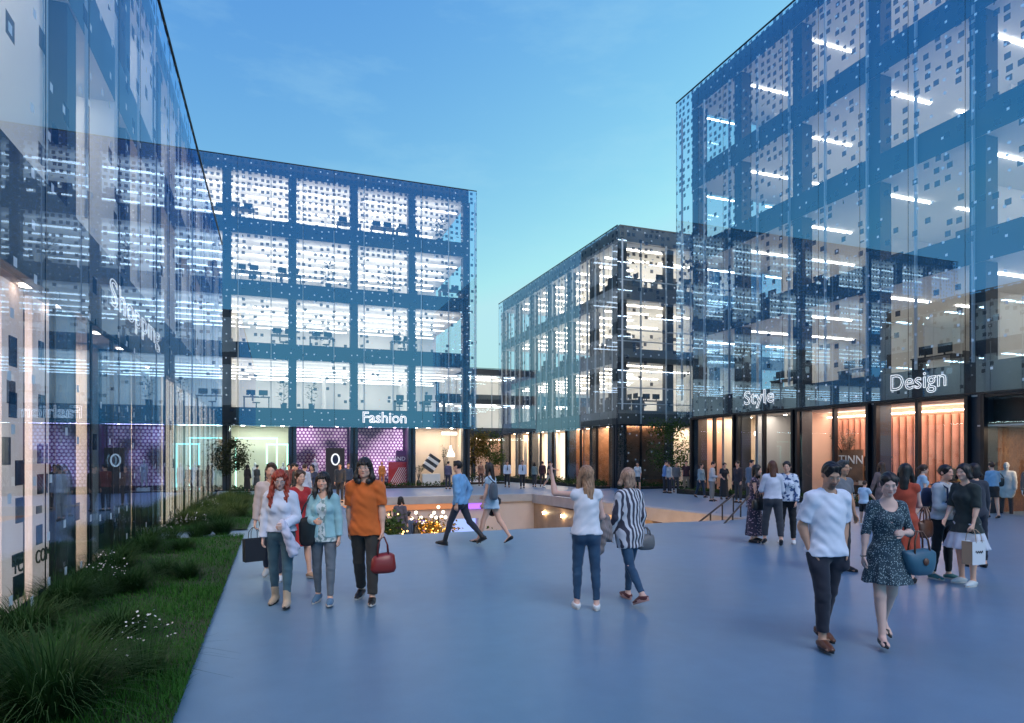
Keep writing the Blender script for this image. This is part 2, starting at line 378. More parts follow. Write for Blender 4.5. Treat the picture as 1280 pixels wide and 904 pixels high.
def facade(F, root, u0, u1, depth, slabs, zroof, zpar, cols, pw, gm, scr=(-.32, None, None), over=(0,0), cw=.5, colw=.55,
           lamp='lamp', hang=.003, up=0.0, lights=None, zb=-1.2, mul=True, wall='wall', edge=None):
    """slabs: (zlo, zhi) of each floor band above the ground storey"""
    for zl, zh in slabs+[(zroof, zpar)]:
        m = MB(); F.box(m, u0, u1, .12, depth, zl, zh, 0, bot=1, top=2)
        s = m.build('floor_slab' if zh < zpar else 'roof_slab', [MT['slabm' if gm == 'glass_m' else 'slab'], MT['ceil'], MT['floor'] if zh < zpar else MT['roof']], root)
        if lights and zl > slabs[0][0]+.1:
            for (a, b, w0, w1) in lights(zl):
                m = MB(); F.box(m, a, b, w0, w1, zl-hang-.05, zl-hang); m.build('ceiling_light', MT[lamp], s)
        if up and zh < zpar:  # added area light facing up, unseen from the plaza, to brighten the ceilings
            ld = bpy.data.lights.new('ceiling_fill', 'AREA'); ld.shape = 'RECTANGLE'; a, b = (u1-u0)*.94, (depth-2.6)
            ld.size, ld.size_y = (a, b) if F.k == 'F' else (b, a); ld.energy = up*(u1-u0)*depth; ld.color = (1, .90, .77)
            lo = bpy.data.objects.new('ceiling_fill', ld); COL.objects.link(lo); lo.parent = root; lo.rotation_euler = (R(180), 0, 0)
            lo.location = Vector(F.P((u0+u1)/2, 1.6+b/2, zh+.25))-root.location
    for u in cols:
        m = MB(); F.box(m, u-cw/2, u+cw/2, .15, .15+colw, zb, zroof-.002); m.build('column', MT['col'], root)
    z0 = scr[1] if scr[1] is not None else slabs[0][0]-.1; z1 = scr[2] if scr[2] is not None else zpar+.03
    us = []
    a = u0-over[0]; n = max(1, round((u1+over[1]-a)/pw))
    for k in range(n+1): us.append(a+(u1+over[1]-a)*k/n)
    for k in range(n):
        m = MB(); F.quad(m, us[k]+.008, us[k+1]-.008, scr[0], z0, z1); m.build('glass_panel', MT[gm], root)
    m = MB(); F.box(m, us[0], us[-1], scr[0]-.03, scr[0]+.03, z1, z1+.05); m.build('coping', MT['frame'], root)
    if mul:
        for k in range(n+1):
            m = MB(); F.box(m, us[k]-(.035 if gm == 'glass_m' else .025), us[k]+(.035 if gm == 'glass_m' else .025), *((-.03, .0) if gm == 'glass_l' else (-.02, .08)), slabs[0][1], zroof-.003); m.build('mullion', MT['mull'], root)
            m = MB(); F.box(m, us[k]-.006, us[k]+.006, scr[0]+.004, scr[0]+.016, z0, z1); m.build('glass_joint', MT['frame'], root)
    m = MB(); F.box(m, u0, u1, depth, depth+.3, zb, zroof-.004); m.build('back_wall', MT[wall], root)

FL = [4.2, 8.3, 12.2, 16.1]
def bands(fl, lo=.5, hi=.5): return [(z-lo, z+hi) for z in fl]

# --- building on the right
FR = Frame('R', 20.4)
BR = thing('glass_building', 'tall glass building on the right with Style and Design lettering over its shops', 'building', (25, 16, 0))
colsR = [28.05,24.76,21.08,17.4,13.72,10.04,6.36,2.7]
def lr(z):
    o = []
    for u in colsR:
        o.append((u+.47, u+.53, 1.0, 3.7)); o.append((u+.47, u+.53, 5.2, 8.0))
    return o
facade(FR, BR, .4, 28.3, 10, bands(FL), 19.8, 20.75, colsR, 1.85, 'glass_r', up=.6, scr=(-.34, 3.72, 20.5), over=(0,.75), lights=lr)
m = MB(); FR.box(m, 28.0, 28.28, .9, 9.9, 4.8, 19.7); m.build('end_glazing', MT['glass_p'], BR)
# --- the Fashion building
FF = Frame('F', 43.3)
BF = thing('glass_building', 'wide glass building facing the plaza with Fashion lettering above its shop windows', 'building', (-4, 50, zf(45)))
colsF = [12.60-3.87*k for k in range(9)]
def lf(z):
    o = []
    for w in (1.2, 3.0, 4.9, 6.8, 8.4):
        for k in range(5):
            b = 12.2-7.0*k-(.5 if w in (3.0, 6.8) else 0); o.append((b-6.6, b, w, w+.24))
    return o
facade(FF, BF, -21.5, 12.75, 10, bands(FL), 19.5, 20.4, colsF, 1.935, 'glass_f', up=1.1, scr=(-.34, 3.5, 20.15), over=(0,.45), lights=lf, lamp='lampb', hang=.42)
# --- middle building, two visible sides
FM = Frame('R', 19.9); FM2 = Frame('F', 34.8)
BM = thing('glass_building', 'four storey glass building at the street corner between the Fashion and Design buildings', 'building', (26, 45, zf(40)))
def lm(z):
    o = []
    for k in range(10):
        u = 36.2+2.05*k; o += [(u-.09, u+.09, .8, 2.5), (u-.09, u+.09, 2.7, 4.2)]
        if k % 2: o.append((u-.12, u+.12, 5.0, 7.6))
    return o
flm = [4.1, 7.95, 11.85]
facade(FM, BM, 35.2, 56.8, 10, bands(flm, .45, .4), 15.0, 16.0, [35.3+3.6*k for k in range(7)], 1.2, 'glass_m', up=2.3, scr=(-.3, 3.4, 15.75), over=(.7,0), cw=.4, lamp='lampm', lights=lm)
for zl, zh in bands(flm, .452, .402)+[(15.003, 16.002)]:
    m = MB(); FM2.box(m, 20.0, 33, .10, .38, zl, zh); m.build('spandrel', MT['slabm'], BM)
for u in (20.15, 23.85, 27.5, 31):
    m = MB(); FM2.box(m, u-.25, u+.25, .401, .9, -1.2, 14.9); m.build('column', MT['col'], BM)
for k in range(7):
    m = MB(); FM2.quad(m, 19.6+1.85*k+.006, 21.45+1.85*k-.006, -.3, .2, 15.75); m.build('glass_panel', MT['glass_m'], BM)
    if k: m = MB(); FM2.box(m, 19.6+1.85*k-.03, 19.6+1.85*k+.03, -.02, .09, 3.66, 15); m.build('mullion', MT['mull'], BM)
for z in (4.9, 5.9, 8.8, 9.5, 12.6):
    m = MB(); FM2.box(m, 19.8, 33, -.03, .095, z-.025, z+.025); m.build('transom', MT['mull'], BM)
# --- far building closing the street
FB = Frame('F', 66)
BB = thing('glass_building', 'low distant glass building closing the street behind the lit trees', 'building', (22, 70, zf(60)))
facade(FB, BB, 12, 40, 8, bands([4.0, 7.6], .5, .5), 10.2, 10.9, [16+4*k for k in range(6)], 2.0, 'glass_p', up=1.5, scr=(-.2, .1, 10.9), cw=.4, zb=-1.5,
       lights=lambda z: [(14+5*k, 18+5*k, 1.5, 1.65) for k in range(4)]+[(14+5*k, 18+5*k, 4, 4.15) for k in range(4)])
# --- building on the left
FLf = Frame('L', -2.6)
BL = thing('glass_building', 'long glass building on the left beside the lawn with Shopping lettering', 'building', (-6, 16, 0))
def ll(z):
    o = []
    for k in range(9):
        u = 5.2+3.7*k
        o += [(u-.11, u+.11, .7, 1.7), (u-.11, u+.11, 2.1, 3.3), (u+1.74, u+1.96, 1.4, 2.6)]
        if k % 2 == 0: o.append((u-.07, u+.07, 4.4, 7.2))
    return o
facade(FLf, BL, -6, 35.2, 9, [(3.95, 5.3), (8.2, 9.15)], 11.6, 12.25, [3.4+3.7*k-3.7 for k in range(10)], 1.85, 'glass_l', up=1.0, scr=(-.06, .06, 12.3), cw=.42, lights=ll, wall='wall', lamp='lampl')
# ------------------------------------------------------------------ shops behind the ground floor glass
def slabp(F, root, name, mt, u0, u1, w0, w1, z0, z1):
    m = MB(); F.box(m, u0, u1, w0, w1, z0, z1); return m.build(name, mt, root)
def shopfront(F, root, us, z0, z1, wd=.11, g='shop', tr=True, dp=(-.05,.13)):
    """dark framed shop windows: a frame post at every u, one pane between each two"""
    for a, b in zip(us, us[1:]):
        m = MB(); F.quad(m, a+wd/2, b-wd/2, .04, z0, z1-.1); m.build('shop_window', MT[g], root)
        if tr:
            m = MB(); F.box(m, a+wd/2+.002, b-wd/2-.002, -.03, .10, z1-.1, z1-.003); m.build('window_head', MT['frame'], root)
        m = MB(); F.box(m, a+wd/2+.002, b-wd/2-.002, -.02, .10, z0-1, z0+.06); m.build('window_sill', MT['frame'], root)
    for u in us:
        m = MB(); F.box(m, u-wd/2, u+wd/2, dp[0], dp[1], z0-1, z1-.003); m.build('window_post', MT['frame'], root)
def room(F, root, u0, u1, w1, z0, z1, wallm, floorm='shop_floor', back=True, e=1.0, lc=(1,.74,.52)):
    m = MB(); F.box(m, u0, u1, .12, w1, z0-.4, z0); m.build('shop_floor', SM[floorm], root)
    m = MB(); F.box(m, u0, u1, .14, w1, z1-.05, z1-.002); m.build('shop_ceiling', SM['ceil_w'], root)
    if back: slabp(F, root, 'shop_wall', SM[wallm], u0, u1, w1, w1+.1, z0, z1-.052)
    for u in (u0+.05, u1-.05): slabp(F, root, 'shop_partition', SM[wallm], u-.035, u+.035, .75, w1-.003, z0+.002, z1-.053)
    if e:
        ld = bpy.data.lights.new('shop_lamp', 'AREA'); ld.shape = 'RECTANGLE'; sx = (u1-u0)*.8; sy = w1*.35
        ld.size, ld.size_y = (sx, sy) if F.k == 'F' else (sy, sx); ld.energy = 16*e*(u1-u0)*(w1**.5); ld.color = lc
        lo = bpy.data.objects.new('shop_lamp', ld); COL.objects.link(lo); lo.location = F.P((u0+u1)/2, .35+w1*.32, z1-.075); lo.parent = root
        q = root; off = Vector((0,0,0))
        while q is not None: off += q.location; q = q.parent
        lo.location = Vector(lo.location)-off
def downlights(F, root, us, w, z, mt, r=.09):
    for u in us:
        c = F.P(u, w, z); m = MB(); m.lathe([(0,-.004),(r,-.004),(r,.03),(0,.03)], c, 10); m.build('downlight', mt, root)
SM = dict(
    shop_floor=mat('shop_floor', (.30,.25,.21), .3), ceil_w=mat('shop_ceiling', (.62,.55,.50), .8),
    peach=mat('peach_plaster', (.64,.45,.36), .8, noise=(.6,.1)), beige=mat('beige_plaster', (.60,.52,.44), .8, noise=(.6,.1)),
    grey=mat('shop_grey', (.36,.36,.37), .8), terra=mat('terracotta_flutes', (.50,.225,.155), .55, noise=(1.5,.2)),
    dark=mat('shop_dark', (.035,.03,.028), .6), cream=mat('cream_panel', (.74,.64,.52), .75, noise=(.5,.08)),
    wood=mat('walnut', (.20,.10,.055), .45, noise=(2.5,.35)), white=mat('shop_white', (.80,.78,.76), .6),
    gold=mat('brass', (.75,.5,.22), .25, 1.0), navy=mat('navy_card', (.012,.018,.05), .4), pinkw=mat('pink_white_panel', (.78,.66,.62), .7, emit=(1,.80,.72), es=.40),  # pink white panel: glow put into the material in place of a wash lamp
    cream_glow=mat('cream_panel_glow', (.72,.62,.50), .7, emit=(1,.78,.54), es=1.5, noise=(.9,.12)),  # glow put into the cream panels in place of wall-wash light
    orange=mat('orange_paint', (.75,.22,.05), .5), red=mat('red_paint', (.5,.03,.03), .5),
    text=mat('dark_lettering', (.03,.028,.027), .6))
LW = emat('shop_downlight_warm', (1,.66,.38), 30); LC = emat('shop_cove_warm', (1,.74,.52), 8); LN = emat('shop_downlight_neutral', (1,.86,.7), 30)
BR_Z = -.16
def brick():
    m = bpy.data.materials.new('brown_brick'); m.use_nodes = True; t = m.node_tree; b = t.nodes['Principled BSDF']
    c = t.nodes.new('ShaderNodeTexCoord'); mp = t.nodes.new('ShaderNodeMapping'); mp.inputs['Rotation'].default_value = (R(90), 0, R(90))
    k = t.nodes.new('ShaderNodeTexBrick'); k.inputs['Scale'].default_value = 4.2; k.inputs['Color1'].default_value = (.22,.105,.055,1); k.inputs['Color2'].default_value = (.14,.065,.04,1); k.inputs['Mortar'].default_value = (.06,.04,.03,1)
    k.inputs['Mortar Size'].default_value = .018; k.inputs['Row Height'].default_value = .28
    t.links.new(c.outputs['Object'], mp.inputs[0]); t.links.new(mp.outputs[0], k.inputs['Vector']); t.links.new(k.outputs[0], b.inputs['Base Color']); b.inputs['Roughness'].default_value = .8
    return m
SM['brick'] = brick()
# right building, from the far corner towards us
Z = BR_Z
shopfront(FR, BR, [28.2,26.35,24.9], Z, 3.68); shopfront(FR, BR, [24.6,22.9,21.2], Z, 3.68); shopfront(FR, BR, [20.95,19.05,17.55], Z, 3.68)
shopfront(FR, BR, [17.2,15.6,13.95], Z, 3.68); shopfront(FR, BR, [13.45,11.8,10.2,8.5,6.5], Z, 3.68)
room(FR, BR, 26.6, 28.2, 3.2, Z, 3.68, 'peach', e=1.6); downlights(FR, BR, (26.9,27.6), 2.2, 3.61, LW)
slabp(FR, BR, 'display_block', SM['peach'], 26.75, 27.6, 1.6, 3.1, Z, 1.75)
room(FR, BR, 24.2, 26.6, 2.6, Z, 3.68, 'beige', e=1.5, lc=(1,.78,.56)); downlights(FR, BR, (24.6,25.2,26.0), 1.9, 3.61, LN)
room(FR, BR, 22.0, 24.2, 2.8, Z, 3.68, 'grey', e=1.1, lc=(1,.85,.7)); downlights(FR, BR, (22.6,23.5), 1.8, 3.61, LN, .07)
room(FR, BR, 13.72, 22.0, 3.0, Z, 3.68, 'peach', e=.85, lc=(1,.80,.68))
m = MB()
for k in range(26):
    u = 21.75-.3*k
    c = FR.P(u, 2.9, 0); n = 8
    for j in range(n):
        a0 = math.pi*j/n; a1 = math.pi*(j+1)/n
        q = [(u+.112*math.cos(a), 2.95-.13*math.sin(a)) for a in (a0, a1)]
        m.face([FR.P(q[0][0], q[0][1], Z+.0), FR.P(q[1][0], q[1][1], Z), FR.P(q[1][0], q[1][1], 3.3), FR.P(q[0][0], q[0][1], 3.3)])
m.build('fluted_wall', SM['terra'], BR, True)
slabp(FR, BR, 'cove_light', emat('flute_cove', (1,.74,.56), 20), 13.9, 21.8, 2.55, 2.68, 3.40, 3.44)
slabp(FR, BR, 'flute_backing', SM['wood'], 13.85, 21.9, 2.955, 2.99, Z+.01, 3.35)
room(FR, BR, 6.5, 13.72, 3.6, Z, 2.74, 'brick', e=.7); slabp(FR, BR, 'bulkhead', SM['dark'], 6.6, 13.6, .5, 3.5, 2.75, 3.60)
slabp(FR, BR, 'cove_light', LC, 6.8, 13.4, 2.9, 3.0, 2.66, 2.70); downlights(FR, BR, (12.9,12.0,11.0), 1.0, 2.74, LW)
# display furniture of the right-hand shops
def shelf_unit(F, u0, u1, w0, w1, z0, h, label, n=4, mt='wood', stock=True, grp=None):
    base = F.P((u0+u1)/2, (w0+w1)/2, z0); r = thing('display_shelf', label, 'shelf', base, grp)
    m = MB(); F.box(m, u0, u0+.05, w0, w1, z0, z0+h); F.box(m, u1-.05, u1, w0, w1, z0, z0+h); F.box(m, u0+.051, u1-.051, w1-.03, w1-.002, z0, z0+h-.01); m.build('carcass', SM[mt], r)
    for k in range(n):
        z = z0+.1+(h-.15)*k/(n-1); m = MB(); F.box(m, u0+.052, u1-.052, w0, w1-.032, z, z+.03); m.build('shelf', SM[mt], r)
        if stock and k < n-1:
            m = MB(); u = u0+.12
            while u < u1-.2:
                ww = random.uniform(.06,.2); hh = random.uniform(.08,.24); F.box(m, u, u+ww, w0+.05, w1-.1, z+.031, z+.03+hh, random.randrange(4)); u += ww+random.uniform(.02,.1)
            m.build('goods', [SM['white'], SM['gold'], SM['peach'], SM['dark']], r)
    return r
shelf_unit(FR, 14.3, 16.0, 1.9, 2.3, Z, 1.5, 'walnut display shelf with small goods before the terracotta fluted wall, right of the dark post')
shelf_unit(FR, 18.9, 20.4, 1.9, 2.3, Z, 1.9, 'walnut display shelf under the TINN panel before the terracotta fluted wall')
shelf_unit(FR, 22.2, 23.6, 1.9, 2.2, Z, 1.25, 'low walnut counter shelf against the grey shop wall', 3)
shelf_unit(FR, 24.5, 26.2, 2.0, 2.4, Z, 1.1, 'low beige shop counter under the perfume poster', 3, 'beige')
b = thing('shop_sign', 'dark walnut board with pale TINN lettering in the window before the terracotta wall', 'sign', FR.P(19.6, 1.5, 1.15))
slabp(FR, b, 'board', SM['wood'], 19.05, 20.3, 1.5, 1.55, .75, 2.0)
def wall_text(F, root, body, u, w, z, size, mt, kind, name='lettering', outline=None, extrude=.006, sx=1.0):
    """u is where the first letter starts as seen from outside"""
    if kind == 'R': M = Matrix(((0,0,-1,F.c+w),(-1,0,0,u),(0,1,0,z),(0,0,0,1)))
    elif kind == 'L': M = Matrix(((0,0,1,F.c-w),(1,0,0,u),(0,1,0,z),(0,0,0,1)))
    else: M = Matrix(((1,0,0,u),(0,0,-1,F.c+w),(0,1,0,z),(0,0,0,1)))
    return text_mesh(name, body, size, mt, root, M, outline, extrude, sx)
wall_text(FR, b, 'TINN', 20.22, 1.49, 1.42, .50, SM['white'], 'R'); wall_text(FR, b, 'TINN', 19.85, 1.49, 1.2, .12, SM['cream'], 'R')
p = thing('wall_poster', 'pale poster with dark heading and a drawn perfume bottle on the beige shop wall', 'poster', FR.P(25.3, 2.58, 1.4))
slabp(FR, p, 'sheet', SM['cream'], 24.35, 26.15, 2.57, 2.59, .95, 2.45)
wall_text(FR, p, 'UMBRA', 26.05, 2.565, 2.16, .2, SM['text'], 'R'); wall_text(FR, p, 'BEAUTE', 25.2, 2.565, 2.16, .2, SM['text'], 'R')
for k, tx in enumerate(('EAU','PARFUM','NOTES','ROSE  OUD','SANTAL')): wall_text(FR, p, tx, 26.0, 2.565, 1.9-.17*k, .13, SM['text'], 'R')
m = MB(); c = FR.P(24.75, 2.52, 1.15)
m.lathe([(0,0),(.14,.0),(.2,.12),(.2,.4),(.1,.62),(.055,.66),(.055,.74),(.09,.74),(.09,.86),(0,.86)], c, 16); m.build('bottle_relief', [SM['gold']], p, True)
for u, z, r in ((24.75,2.78,.17),(24.45,2.62,.13)):
    c = FR.P(u, 1.3, z); m = MB(); m.lathe([(0.001,-r)]+[(r*math.cos(a), r*math.sin(a)) for a in np.linspace(-1.4,1.4,9)]+[(.001,r)], c, 14)
    o = thing('pendant_lamp', 'larger white globe lamp hanging in the beige shop' if r > .15 else 'smaller white globe lamp hanging beside the larger globe', 'lamp', c)
    m.build('globe', emat('globe_lamp', (1,.88,.72), 5), o, True); m = MB(); m.tube([(c[0],c[1],c[2]+r), (c[0],c[1],3.62)], .008, 6); m.build('cord', SM['dark'], o)
# dry branch arrangements in the shop
def branches(name, label, c, h, n, spread, mt):
    m = MB(); rr = random.Random(int(c[1]*100))
    for k in range(n):
        a = rr.uniform(0, 6.28); s = rr.uniform(.1, 1)*spread; p0 = Vector(c); p1 = p0+Vector((math.cos(a)*s*.4, math.sin(a)*s*.4, h*.5)); p2 = p0+Vector((math.cos(a)*s, math.sin(a)*s, h*rr.uniform(.7,1)))
        m.tube([p0, p1, p2], [.014,.01,.004], 5)
        for q in range(14):
            f = rr.uniform(.35,1); p = p1.lerp(p2, f)+Vector((rr.uniform(-.06,.06),)*3); d = Vector((rr.uniform(-1,1),rr.uniform(-1,1),rr.uniform(-.4,1))).normalized()*rr.uniform(.06,.13); e = d.orthogonal().normalized()*.025
            m.face([p, p+d*.5+e, p+d, p+d*.5-e], 1)
    t = thing(name, label, 'plant', c); m.build('branches', [SM['dark'], mt], t)
    m = MB(); m.lathe([(0,-.5),(.13,-.5),(.17,-.25),(.1,0.02),(.07,.02),(.07,-.2),(0,-.2)], c, 14); m.build('vase', SM['dark'], t, True); return t
branches('dried_plant', 'large dark dried branch arrangement behind the TINN panel', FR.P(20.0, 1.75, 1.0), 1.9, 26, .75, mat('dry_leaf', (.10,.05,.03), .8))
branches('dried_plant', 'slim dried branch arrangement standing beside the dark window post right of TINN', FR.P(18.0, 1.4, .6), 1.5, 12, .35, SM['dark'])
branches('dried_plant', 'dark branch arrangement against the beige wall left of the perfume poster', FR.P(26.2, 1.7, .7), 1.8, 9, .3, SM['dark'])
# table lamp and round stool lamps by the terracotta wall
for u, z, lab in ((14.05,1.15,'small round white table lamp glowing at the foot of the terracotta flutes'),(22.6,1.25,'small glowing lamp on the counter before the grey shop wall')):
    c = FR.P(u, 1.5, z); o = thing('table_lamp', lab, 'lamp', c)
    m = MB(); m.lathe([(.0,.16),(.12,.15),(.17,.08),(.17,.03),(.0,.03)], c, 14); m.build('lamp_shade', emat('lamp_shade', (1,.82,.6), 6), o, True)
    m = MB(); m.lathe([(.0,-z+Z+.002),(.11,-z+Z+.002),(.11,-z+Z+.03),(.02,-z+Z+.05),(.02,.025),(0,.025)], c, 12); m.build('stand', SM['gold'], o)

# Fashion building
Z = zf(43.3)
usF = []
for k in range(7): usF += [12.60-3.87*k]
shopfront(FF, BF, usF[::-1], Z, 3.66, .1); 
room(FF, BF, 8.73, 12.6, 2.6, Z, 3.66, 'beige', e=1.5, lc=(1,.8,.62)); downlights(FF, BF, (9.3,10.2,11.9), 1.6, 3.58, emat('spot_fashion', (1,.82,.62), 40), .11)
slabp(FF, BF, 'ceiling_sign', emat('lit_sign_bar', (1,.93,.85), 5), 10.9, 12.0, .5, .56, 3.1, 3.3)
def hexwall():
    m = bpy.data.materials.new('purple_light_wall'); m.use_nodes = True; t = m.node_tree; t.nodes.clear(); K = t.links.new; N = t.nodes.new
    c = N('ShaderNodeTexCoord'); sp = N('ShaderNodeSeparateXYZ'); K(c.outputs['Object'], sp.inputs[0])
    def M_(op, a, b=0.0, d=0.0):
        n = N('ShaderNodeMath'); n.operation = op
        for i, q in enumerate((a, b, d)):
            if isinstance(q, (int, float)): n.inputs[i].default_value = q
            else: K(q, n.inputs[i])
        return n.outputs[0]
    # hexagonal lattice: two interleaved grids of cell centres, the nearer one wins
    P_ = .24; H_ = P_*1.732
    def cellsq(ox, oz):
        x = M_('SUBTRACT', M_('FRACT', M_('ADD', M_('DIVIDE', sp.outputs[0], P_), ox+50)), .5); z = M_('SUBTRACT', M_('FRACT', M_('ADD', M_('DIVIDE', sp.outputs[2], H_), oz+50)), .5)
        x = M_('MULTIPLY', x, P_); z = M_('MULTIPLY', z, H_); return M_('ADD', M_('MULTIPLY', x, x), M_('MULTIPLY', z, z))
    dist = M_('DIVIDE', M_('SQRT', M_('MINIMUM', cellsq(0, 0), cellsq(.5, .5))), P_)
    r = N('ShaderNodeValToRGB'); r.color_ramp.elements[0].position = .22; r.color_ramp.elements[1].position = .52
    r.color_ramp.elements[0].color = (.80,.62,.78,1); r.color_ramp.elements[1].color = (.03,.008,.05,1); e2 = r.color_ramp.elements.new(.40); e2.color = (.42,.16,.46,1)
    K(dist, r.inputs[0]); n = N('ShaderNodeTexNoise'); n.inputs['Scale'].default_value = .55; n.inputs['Detail'].default_value = 2; K(c.outputs['Object'], n.inputs['Vector'])
    mr = N('ShaderNodeMapRange'); K(n.outputs['Fac'], mr.inputs[0]); mr.inputs[1].default_value = .35; mr.inputs[2].default_value = .68; mr.inputs[3].default_value = .15; mr.inputs[4].default_value = 1.7
    e = N('ShaderNodeEmission'); K(r.outputs[0], e.inputs[0]); K(mr.outputs[0], e.inputs[1]); o = N('ShaderNodeOutputMaterial'); K(e.outputs[0], o.inputs[0]); return m
HEXW = hexwall()
SM['plum'] = mat('plum_wall', (.10,.03,.10), .6)
for a, b in ((4.86,8.73),(.99,4.86)):
    room(FF, BF, a, b, 2.4, Z, 3.66, 'plum', e=.8, lc=(1,.62,.95)); slabp(FF, BF, 'light_wall', HEXW, a+.15, b-.25, 2.2, 2.3, Z+.3, 3.5)
    downlights(FF, BF, (a+1.2, b-1), 1.2, 3.58, emat('spot_pink', (1,.6,.9), 26))
slabp(FF, BF, 'partition', SM['plum'], 7.9, 8.6, 1.6, 1.7, Z, 2.0)
o = slabp(FF, BF, 'stripe_panel', SM['red'], 7.3, 8.55, 1.2, 1.25, Z+.1, 1.2)
m = MB()
for k in range(9):
    a = 7.32+.14*k; m.face([FF.P(a, 1.19, Z+.12), FF.P(a+.05, 1.19, Z+.12), FF.P(min(a+.75, 8.54), 1.19, Z+.12+1.35*(min(a+.75,8.54)-a)/.75*.9), FF.P(min(a+.70,8.5), 1.19, Z+.12+1.35*(min(a+.75,8.54)-a)/.75*.9)])
m.build('stripes', SM['white'], o)
wall_text(FF, BF, 'BRAND', 7.2, 1.185, 1.3, .38, SM['white'], 'F')
room(FF, BF, -2.88, .99, 3.0, Z, 3.66, 'beige', e=1.5, lc=(.8,1,.86)); downlights(FF, BF, (-2,-.8,.4), 1.5, 3.58, emat('spot_mint', (.9,1,.88), 30), .11)
MINT = emat('mint_neon', (.45,1,.78), 2.6)
for (a, b, w, z1) in ((-2.5,.1,1.9,2.75),(-.6,.75,1.1,2.35)):
    m = MB(); FF.box(m, a, a+.09, w, w+.09, Z+.03, z1); FF.box(m, b-.09, b, w, w+.09, Z+.03, z1); FF.box(m, a, b, w+.001, w+.089, z1+.001, z1+.09); m.build('neon_frame', MINT, BF)
room(FF, BF, -6.75, -2.88, 3.0, Z, 3.66, 'cream'); downlights(FF, BF, (-6,-4.5,-3.5), 1.5, 3.58, LN, .11)
room(FF, BF, -10.62, -6.75, 3.0, Z, 3.66, 'peach'); downlights(FF, BF, (-10,-8), 1.5, 3.58, LW, .11)
t = thing('oval_sign', 'dark box sign with a white oval ring on it beside the purple light wall', 'sign', FF.P(3.55, -.6, Z))
slabp(FF, t, 'sign_box', mat('dark_brown_box', (.035,.022,.02), .4), 3.0, 4.15, -.9, -.45, Z, 2.15)
m = MB(); m.tube([FF.P(3.57+.23*math.cos(a), -.93, 1.42+.34*math.sin(a)) for a in np.linspace(0, 2*math.pi, 33)], .05, 6); m.build('oval_ring', emat('oval_ring', (.9,.95,1), 1.2), t)
m = MB(); m.face([FF.P(3.57+.19*math.cos(a), -.912, 1.42+.30*math.sin(a)) for a in np.linspace(0, 2*math.pi, 24, endpoint=False)]); m.build('oval_face', SM['navy'], t)
# abstract striped sculpture and plants in the beige window
t = thing('window_display', 'black and white striped block sculpture in the beige shop window', 'sculpture', FF.P(10.6, 1.2, Z))
m = MB()
for k in range(5):
    c = Vector(FF.P(10.35, 1.2, 1.1)); ang = .6; ux = Vector((math.cos(-ang),0,math.sin(-ang))); uz = Vector((math.sin(ang),0,math.cos(ang)))
    z0 = -.55+.22*k
    pts = [c+ux*a+uz*b for a, b in ((-.45,z0),(.45,z0),(.45,z0+.2),(-.45,z0+.2))]; q = [p+Vector((0,.3,0)) for p in pts]
    for f in ((pts[0],pts[1],pts[2],pts[3]),(q[3],q[2],q[1],q[0]),(pts[0],q[0],q[1],pts[1]),(pts[3],pts[2],q[2],q[3]),(pts[1],q[1],q[2],pts[2]),(pts[0],pts[3],q[3],q[0])): m.face(f, k % 2)
m.build('striped_block', [SM['dark'], SM['white']], t)
m = MB(); FF.box(m, 9.6, 10.9, .9, 1.6, Z, .35); m.build('plinth', SM['white'], t)
branches('window_plant', 'tall dark leafy plant in the middle of the beige shop window', FF.P(11.2, .9, Z+.45), 2.6, 16, .75, mat('dark_leaf', (.045,.05,.03), .7))
branches('window_plant', 'low dark leafy plant at the left foot of the beige shop window', FF.P(9.3, .7, Z+.45), 1.1, 14, .5, mat('dark_leaf2', (.05,.06,.03), .7))
c = FF.P(11.75, 1.3, 2.0); o = thing('pendant_lamp', 'white bell shaped pendant lamp in the beige shop window', 'lamp', c)
m = MB(); m.lathe([(.30,-.45),(.27,-.2),(.10,.1),(.05,.35),(0,.36)], c, 14); m.build('lamp_shade', emat('bell_lamp', (1,.93,.82), 3.5), o, True)
m = MB(); m.tube([(c[0],c[1],c[2]+.36),(c[0],c[1],3.6)], .012, 6); m.build('cord', SM['dark'], o)

# middle building
Z = zf(42)
shopfront(FM, BM, [35.4+2.4*k for k in range(10)], Z, 3.62, .06)
room(FM, BM, 43.5, 56.6, 3.0, Z, 3.62, 'cream', e=2.6)
for k in range(8):
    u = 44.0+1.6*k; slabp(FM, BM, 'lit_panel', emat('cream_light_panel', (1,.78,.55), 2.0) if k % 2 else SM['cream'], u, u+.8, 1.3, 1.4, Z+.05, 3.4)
    downlights(FM, BM, (u+.4,), .9, 3.54, LW, .12)
room(FM, BM, 35.5, 43.5, 4.0, Z, 3.62, 'wood', e=2.6); downlights(FM, BM, (36.5,38,39.5,41,42.5), 1.0, 3.54, LW, .11)
slabp(FM, BM, 'cove_light', LC, 36, 43.2, 3.5, 3.6, 3.3, 3.35)
for k in range(4): slabp(FM, BM, 'wood_fin', SM['wood'], 36.6+2*k, 36.75+2*k, .5, 2.6, Z+.01, 3.5)
Z = zf(34.8)
shopfront(FM2, BM, [19.95,21.45,23.3,25.15,27,28.85,30.7], Z, 3.62, .07)
room(FM2, BM, 20.1, 24.2, 1.6, Z, 3.62, 'wood', e=2.2); room(FM2, BM, 24.2, 31, 1.6, Z, 3.62, 'cream', e=2.4)
downlights(FM2, BM, (20.8,21.8,23.2), 1.0, 3.54, LW, .1); downlights(FM2, BM, (24.8,26.2,27.5,29), .9, 3.54, LN, .13)
m = MB(); FM2.box(m, 22.3, 22.9, 1.2, 1.5, Z+.02, 3.2); m.build('cream_pier', SM['cream'], BM)
